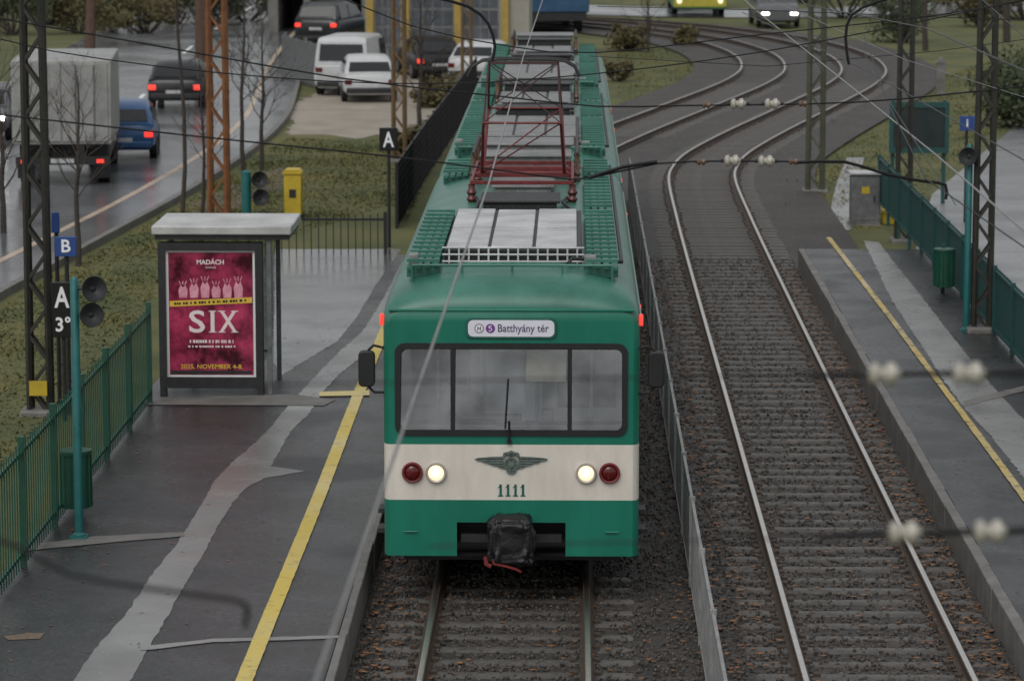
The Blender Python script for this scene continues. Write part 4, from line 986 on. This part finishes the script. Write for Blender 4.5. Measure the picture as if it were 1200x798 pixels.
# ================================================================ BUILDINGS
b = at(430, 84, GZ); Yb = b.y
g = thing('garage_building', 'pale garage building with yellow pillars and grey glazed roller doors', 'building', (0, Yb, GZ))
m_wall = M('pale_render', (.25, .235, .20), .8, scale=1, col2=(.36, .345, .30), detail=10); m_yw = M('yellow_render', (.36, .25, .06), .7, var=.15)
m_pane = M('grey_pane', (.09, .10, .115), .12, var=.4, scale=1)
X = lambda q: atY(q, 60, Yb).x
doors = [(440, 470), (482, 532), (541, 585)]
mb = MB(); edges = [X(428)]+[X(q) for d in doors for q in d]+[X(620)]
for i in range(0, len(edges), 2): mb.box(edges[i], edges[i+1], 0, 9, 0, 5.4)
for i in range(1, len(edges)-1, 2): mb.box(edges[i], edges[i+1], 0, 9, 3.5, 5.4); mb.box(edges[i], edges[i+1], .9, 9, 0, 3.5)
mb.build('wall', m_wall, g)
for px in (434, 476, 536.5, 592):
    x = X(px); mb = MB(); mb.box(x-.13, x+.13, -.2, -.002, 0, 5.4); mb.build('pillar', m_yw, g, bevel=.02)
mb = MB(); mb.box(edges[0]-.3, edges[-1]+.3, -.5, 9.2, 5.4, 5.7); mb.build('roof', m_grey, g)
mb = MB(); mb.box(edges[0], edges[-1], -.06, -.003, 3.55, 3.8); mb.build('lintel_band', m_yw, g)
for d in doors:
    x1, x2 = X(d[0]), X(d[1])
    mb = MB(); mb.box(x1, x2, .1, .16, 0, 3.5); dr = mb.build('roller_door', m_grey, g)
    for i in range(4):
        mb = MB(); u0 = x1+.06+i*(x2-x1-.08)/4; u1 = u0+(x2-x1-.08)/4-.05
        for j in range(5): mb.box(u0, u1, .085, .1, .35+j*.62, .35+j*.62+.52)
        mb.build('door_pane', m_pane, dr)
Yc = 138; h = thing('hall_building', 'dark hall with wide open doorways at the top left', 'building', (0, Yc, GZ))
Xc = lambda q: atY(q, 30, Yc).x
cols = [(314, 326), (356, 364), (394, 402), (424, 436)]
mb = MB()
for a, b in cols: mb.box(Xc(a), Xc(b), 0, 10, 0, 4.2)
mb.box(Xc(314), Xc(436), 0, 10, 4.2, 6); mb.box(Xc(326), Xc(424), 7, 7.2, 0, 4.2); mb.build('wall', M('grey_render', (.12, .118, .11), .8, scale=1, col2=(.19, .185, .17)), h)
mb = MB(); mb.box(Xc(310), Xc(440), -.5, 10.5, 6, 6.3); mb.build('roof', m_dark, h)
for (a, b), (c, d) in zip(cols, cols[1:]):
    mb = MB(); mb.box(Xc(b), Xc(c), .1, .2, 2.6, 4.2); mb.build('door_shutter', m_grey, h)
a = at(331, 92, GZ); b = at(380, 108, GZ); v = b-a
bf = thing('board_fence', 'grey upright board fence left of the white vans', 'fence', a, math.atan2(v.y, v.x)); Lf = v.length
mb = MB(); x = 0
while x < Lf: mb.box(x, x+.14, -.02, .02, .05, 1.45+random.uniform(-.02, .02)); x += .16
mb.box(0, Lf, .02, .06, .4, .48); mb.box(0, Lf, .02, .06, 1.2, 1.28); mb.build('boards', m_grey, bf)
for x in (0, Lf/2, Lf): mb = MB(); mb.box(x-.05, x+.05, .06, .16, -.1, 1.55); mb.build('post', m_grey, bf)
# ================================================================ TREES
def bare_tree(px, py, H, r, label, seed, n=16, spread=.32, start=.3, mat=None):
    rd = random.Random(seed); b = at(px, py, GZ); root = thing('bare_tree', label, 'tree', (b.x, b.y, GZ), 0, 'bare trees on the verges')
    pts = []; x = y = 0
    for k in range(9):
        pts.append(Vector((x, y, H*k/8-(.1 if k == 0 else 0)))); x += rd.gauss(0, .02*H/3); y += rd.gauss(0, .02*H/3)
    mb = MB(); mb.tube(pts, [r*(1-.85*k/8) for k in range(9)], 8); mb.build('trunk', mat or m_bark, root)
    mb = MB()
    def grow(p, d, L, rr_, dep):
        q = p; segs = [p]; dd = d.copy()
        for k in range(3):
            dd = (dd+Vector((rd.gauss(0, .16), rd.gauss(0, .16), .10))).normalized(); q = q+dd*L/3; segs.append(q)
        mb.tube(segs, [rr_, rr_*.8, rr_*.6, rr_*.35], 4)
        if dep:
            for k in range(4 if dep > 1 else 3):
                s_ = segs[rd.choice((1, 2, 2, 3))]; nd = (dd+Vector((rd.gauss(0, .6), rd.gauss(0, .6), rd.gauss(.1, .4)))).normalized(); grow(s_, nd, L*rd.uniform(.4, .65), rr_*.5, dep-1)
    for k in range(n):
        t = start+(1-start)*k/n; i = min(7, int(t*8)); p = pts[i].lerp(pts[i+1], t*8-i); a = k*2.4+rd.random()
        grow(p, Vector((math.cos(a)*.75, math.sin(a)*.75, .75)).normalized(), H*spread*(1.1-t*.6), max(.006, r*.4*(1.1-t)), 2)
    mb.build('crown', mat or m_bark, root, recalc=False)
bare_tree(213, 258, 8.5, .05, 'tall thin bare tree left of the rusty orange mast', 1, 18, .2, .45)
bare_tree(236, 256, 3.4, .045, 'short bare sapling touching the rusty orange mast', 2, 14, .26)
bare_tree(92, 312, 3.5, .06, 'bare young tree in front of the truck', 3, 18, .34, .35)
bare_tree(307, 200, 3.6, .06, 'bare young tree right of the rusty mast', 4, 20, .3, .3)
bare_tree(286, 205, 5.0, .06, 'taller bare tree between the rusty mast and the young tree', 5, 18, .25, .35)
bare_tree(4, 275, 4.2, .07, 'bare spreading tree at the far left edge by the road', 6, 20, .36, .2)
bare_tree(492, 150, 4.2, .07, 'bare bush-like tree behind the dark mesh fence', 9, 20, .3, .15)
bare_tree(238, 102, 9, .26, 'thick brown trunked tree beyond the black car', 7, 16, .3, .35, m_barkb)
bare_tree(105, 62, 9, .22, 'large bare tree across the road at the upper left', 8, 16, .35, .3, m_barkb)
bare_tree(1180, 50, 7, .16, 'bare tree at the upper right corner', 10, 18, .35, .2)
bare_tree(760, 62, 3.2, .06, 'small bare tree inside the bend of the tracks', 11, 18, .36, .15)
bare_tree(1085, 60, 6, .12, 'bare tree beyond the marker post on the right', 12, 18, .35, .2)
def leafy(c, rx, ry, rz, N, s, mat, name, label, cat, group):
    rd = random.Random(int(c[0]*97+c[1])); root = thing(name, label, cat, c, 0, group)
    vs = []; fs = []; cl = [(Vector((rd.uniform(-.7, .7)*rx, rd.uniform(-.7, .7)*ry, rd.uniform(.25, .9)*rz)), rd.uniform(.25, .5)) for _ in range(14)]
    for _ in range(N):
        q, k = rd.choice(cl); d = Vector((rd.gauss(0, 1), rd.gauss(0, 1), rd.gauss(0, 1))).normalized()*rd.random()**.4
        p = q+Vector((d.x*rx*k, d.y*ry*k, d.z*rz*k*.8)); p.z = max(.02, p.z); u = Vector((rd.gauss(0, 1), rd.gauss(0, 1), rd.gauss(0, 1))).normalized(); v_ = u.orthogonal().normalized(); e = s*rd.uniform(.6, 1.4); i = len(vs)
        vs += [p-u*e, p-v_*e*.55, p+u*e, p+v_*e*.55]; fs.append((i, i+1, i+2, i+3))
    me = bpy.data.meshes.new('foliage'); me.from_pydata(vs, [], fs); me.materials.append(mat); o = bpy.data.objects.new('foliage', me); COL.objects.link(o); o.parent = root
    mb = MB()
    for q, k in cl: mb.tube([(0, 0, -.1), tuple(q*.5+Vector((0, 0, -.1*rz))), tuple(q)], [.05, .035, .012], 5)
    mb.build('stem', m_bark, root)
shr = [(15,42,'shrub at the far upper left corner',0,1.7),(58,30,'dark shrub second from the upper left corner',0,1.8),(92,40,'olive shrub left of the large bare tree',1,1.5),(135,33,'green shrub right of the large bare tree',0,1.8),(172,40,'low olive shrub right of the green shrub',1,1.3),(205,28,'shrub above the black car',1,1.9),(250,30,'shrub beside the thick brown trunk',0,1.9),(290,26,'dark shrub left of the hall',0,1.8),(30,12,'tall shrub behind the upper left corner shrubs',1,2.4),(110,6,'tall dark shrub behind the large bare tree',0,2.6),(175,4,'tall olive shrub above the olive one',1,2.5),(235,2,'tall dark shrub behind the thick trunk',0,2.6),(285,0,'tall shrub behind the hall corner',1,2.5),
       (735,60,'shrub just right of the train end',1,.8),(800,54,'low olive shrub inside the track bend',1,.55),(722,96,'low shrub against the train side',1,.5),
       (1060,50,'dark shrub outside the track bend',0,1.3),(1150,32,'olive shrub at the upper right',1,1.6),(1200,24,'dark shrub in the upper right corner',0,2.0),(990,22,'dark shrub on the far road side',0,1.8),(945,4,'dark shrub above the far headlights',0,2.),(1040,12,'tall dark shrub beside the far road',0,2.4),(1110,6,'tall shrub at the top right',1,2.6),(1180,0,'tall dark shrub at the top right corner',0,2.6),
       (1190,150,'dark hedge bush beside the paved area',0,1.2),(1212,128,'dark hedge bush at the right edge behind the paving',0,1.3),(510,126,'dry shrub behind the dark mesh fence',1,.7),(480,185,'dry weeds at the foot of the ochre mast',1,.5)]
for px, py, t, k, s in shr:
    b = at(px, py, GZ); leafy(tuple(b), s*1.15, s*1.1, s*1.3, int(1500*min(1.6, s)), .085, m_leaf2 if k else m_leaf1, 'shrub', t, 'shrub', 'shrubs around the tracks and road')
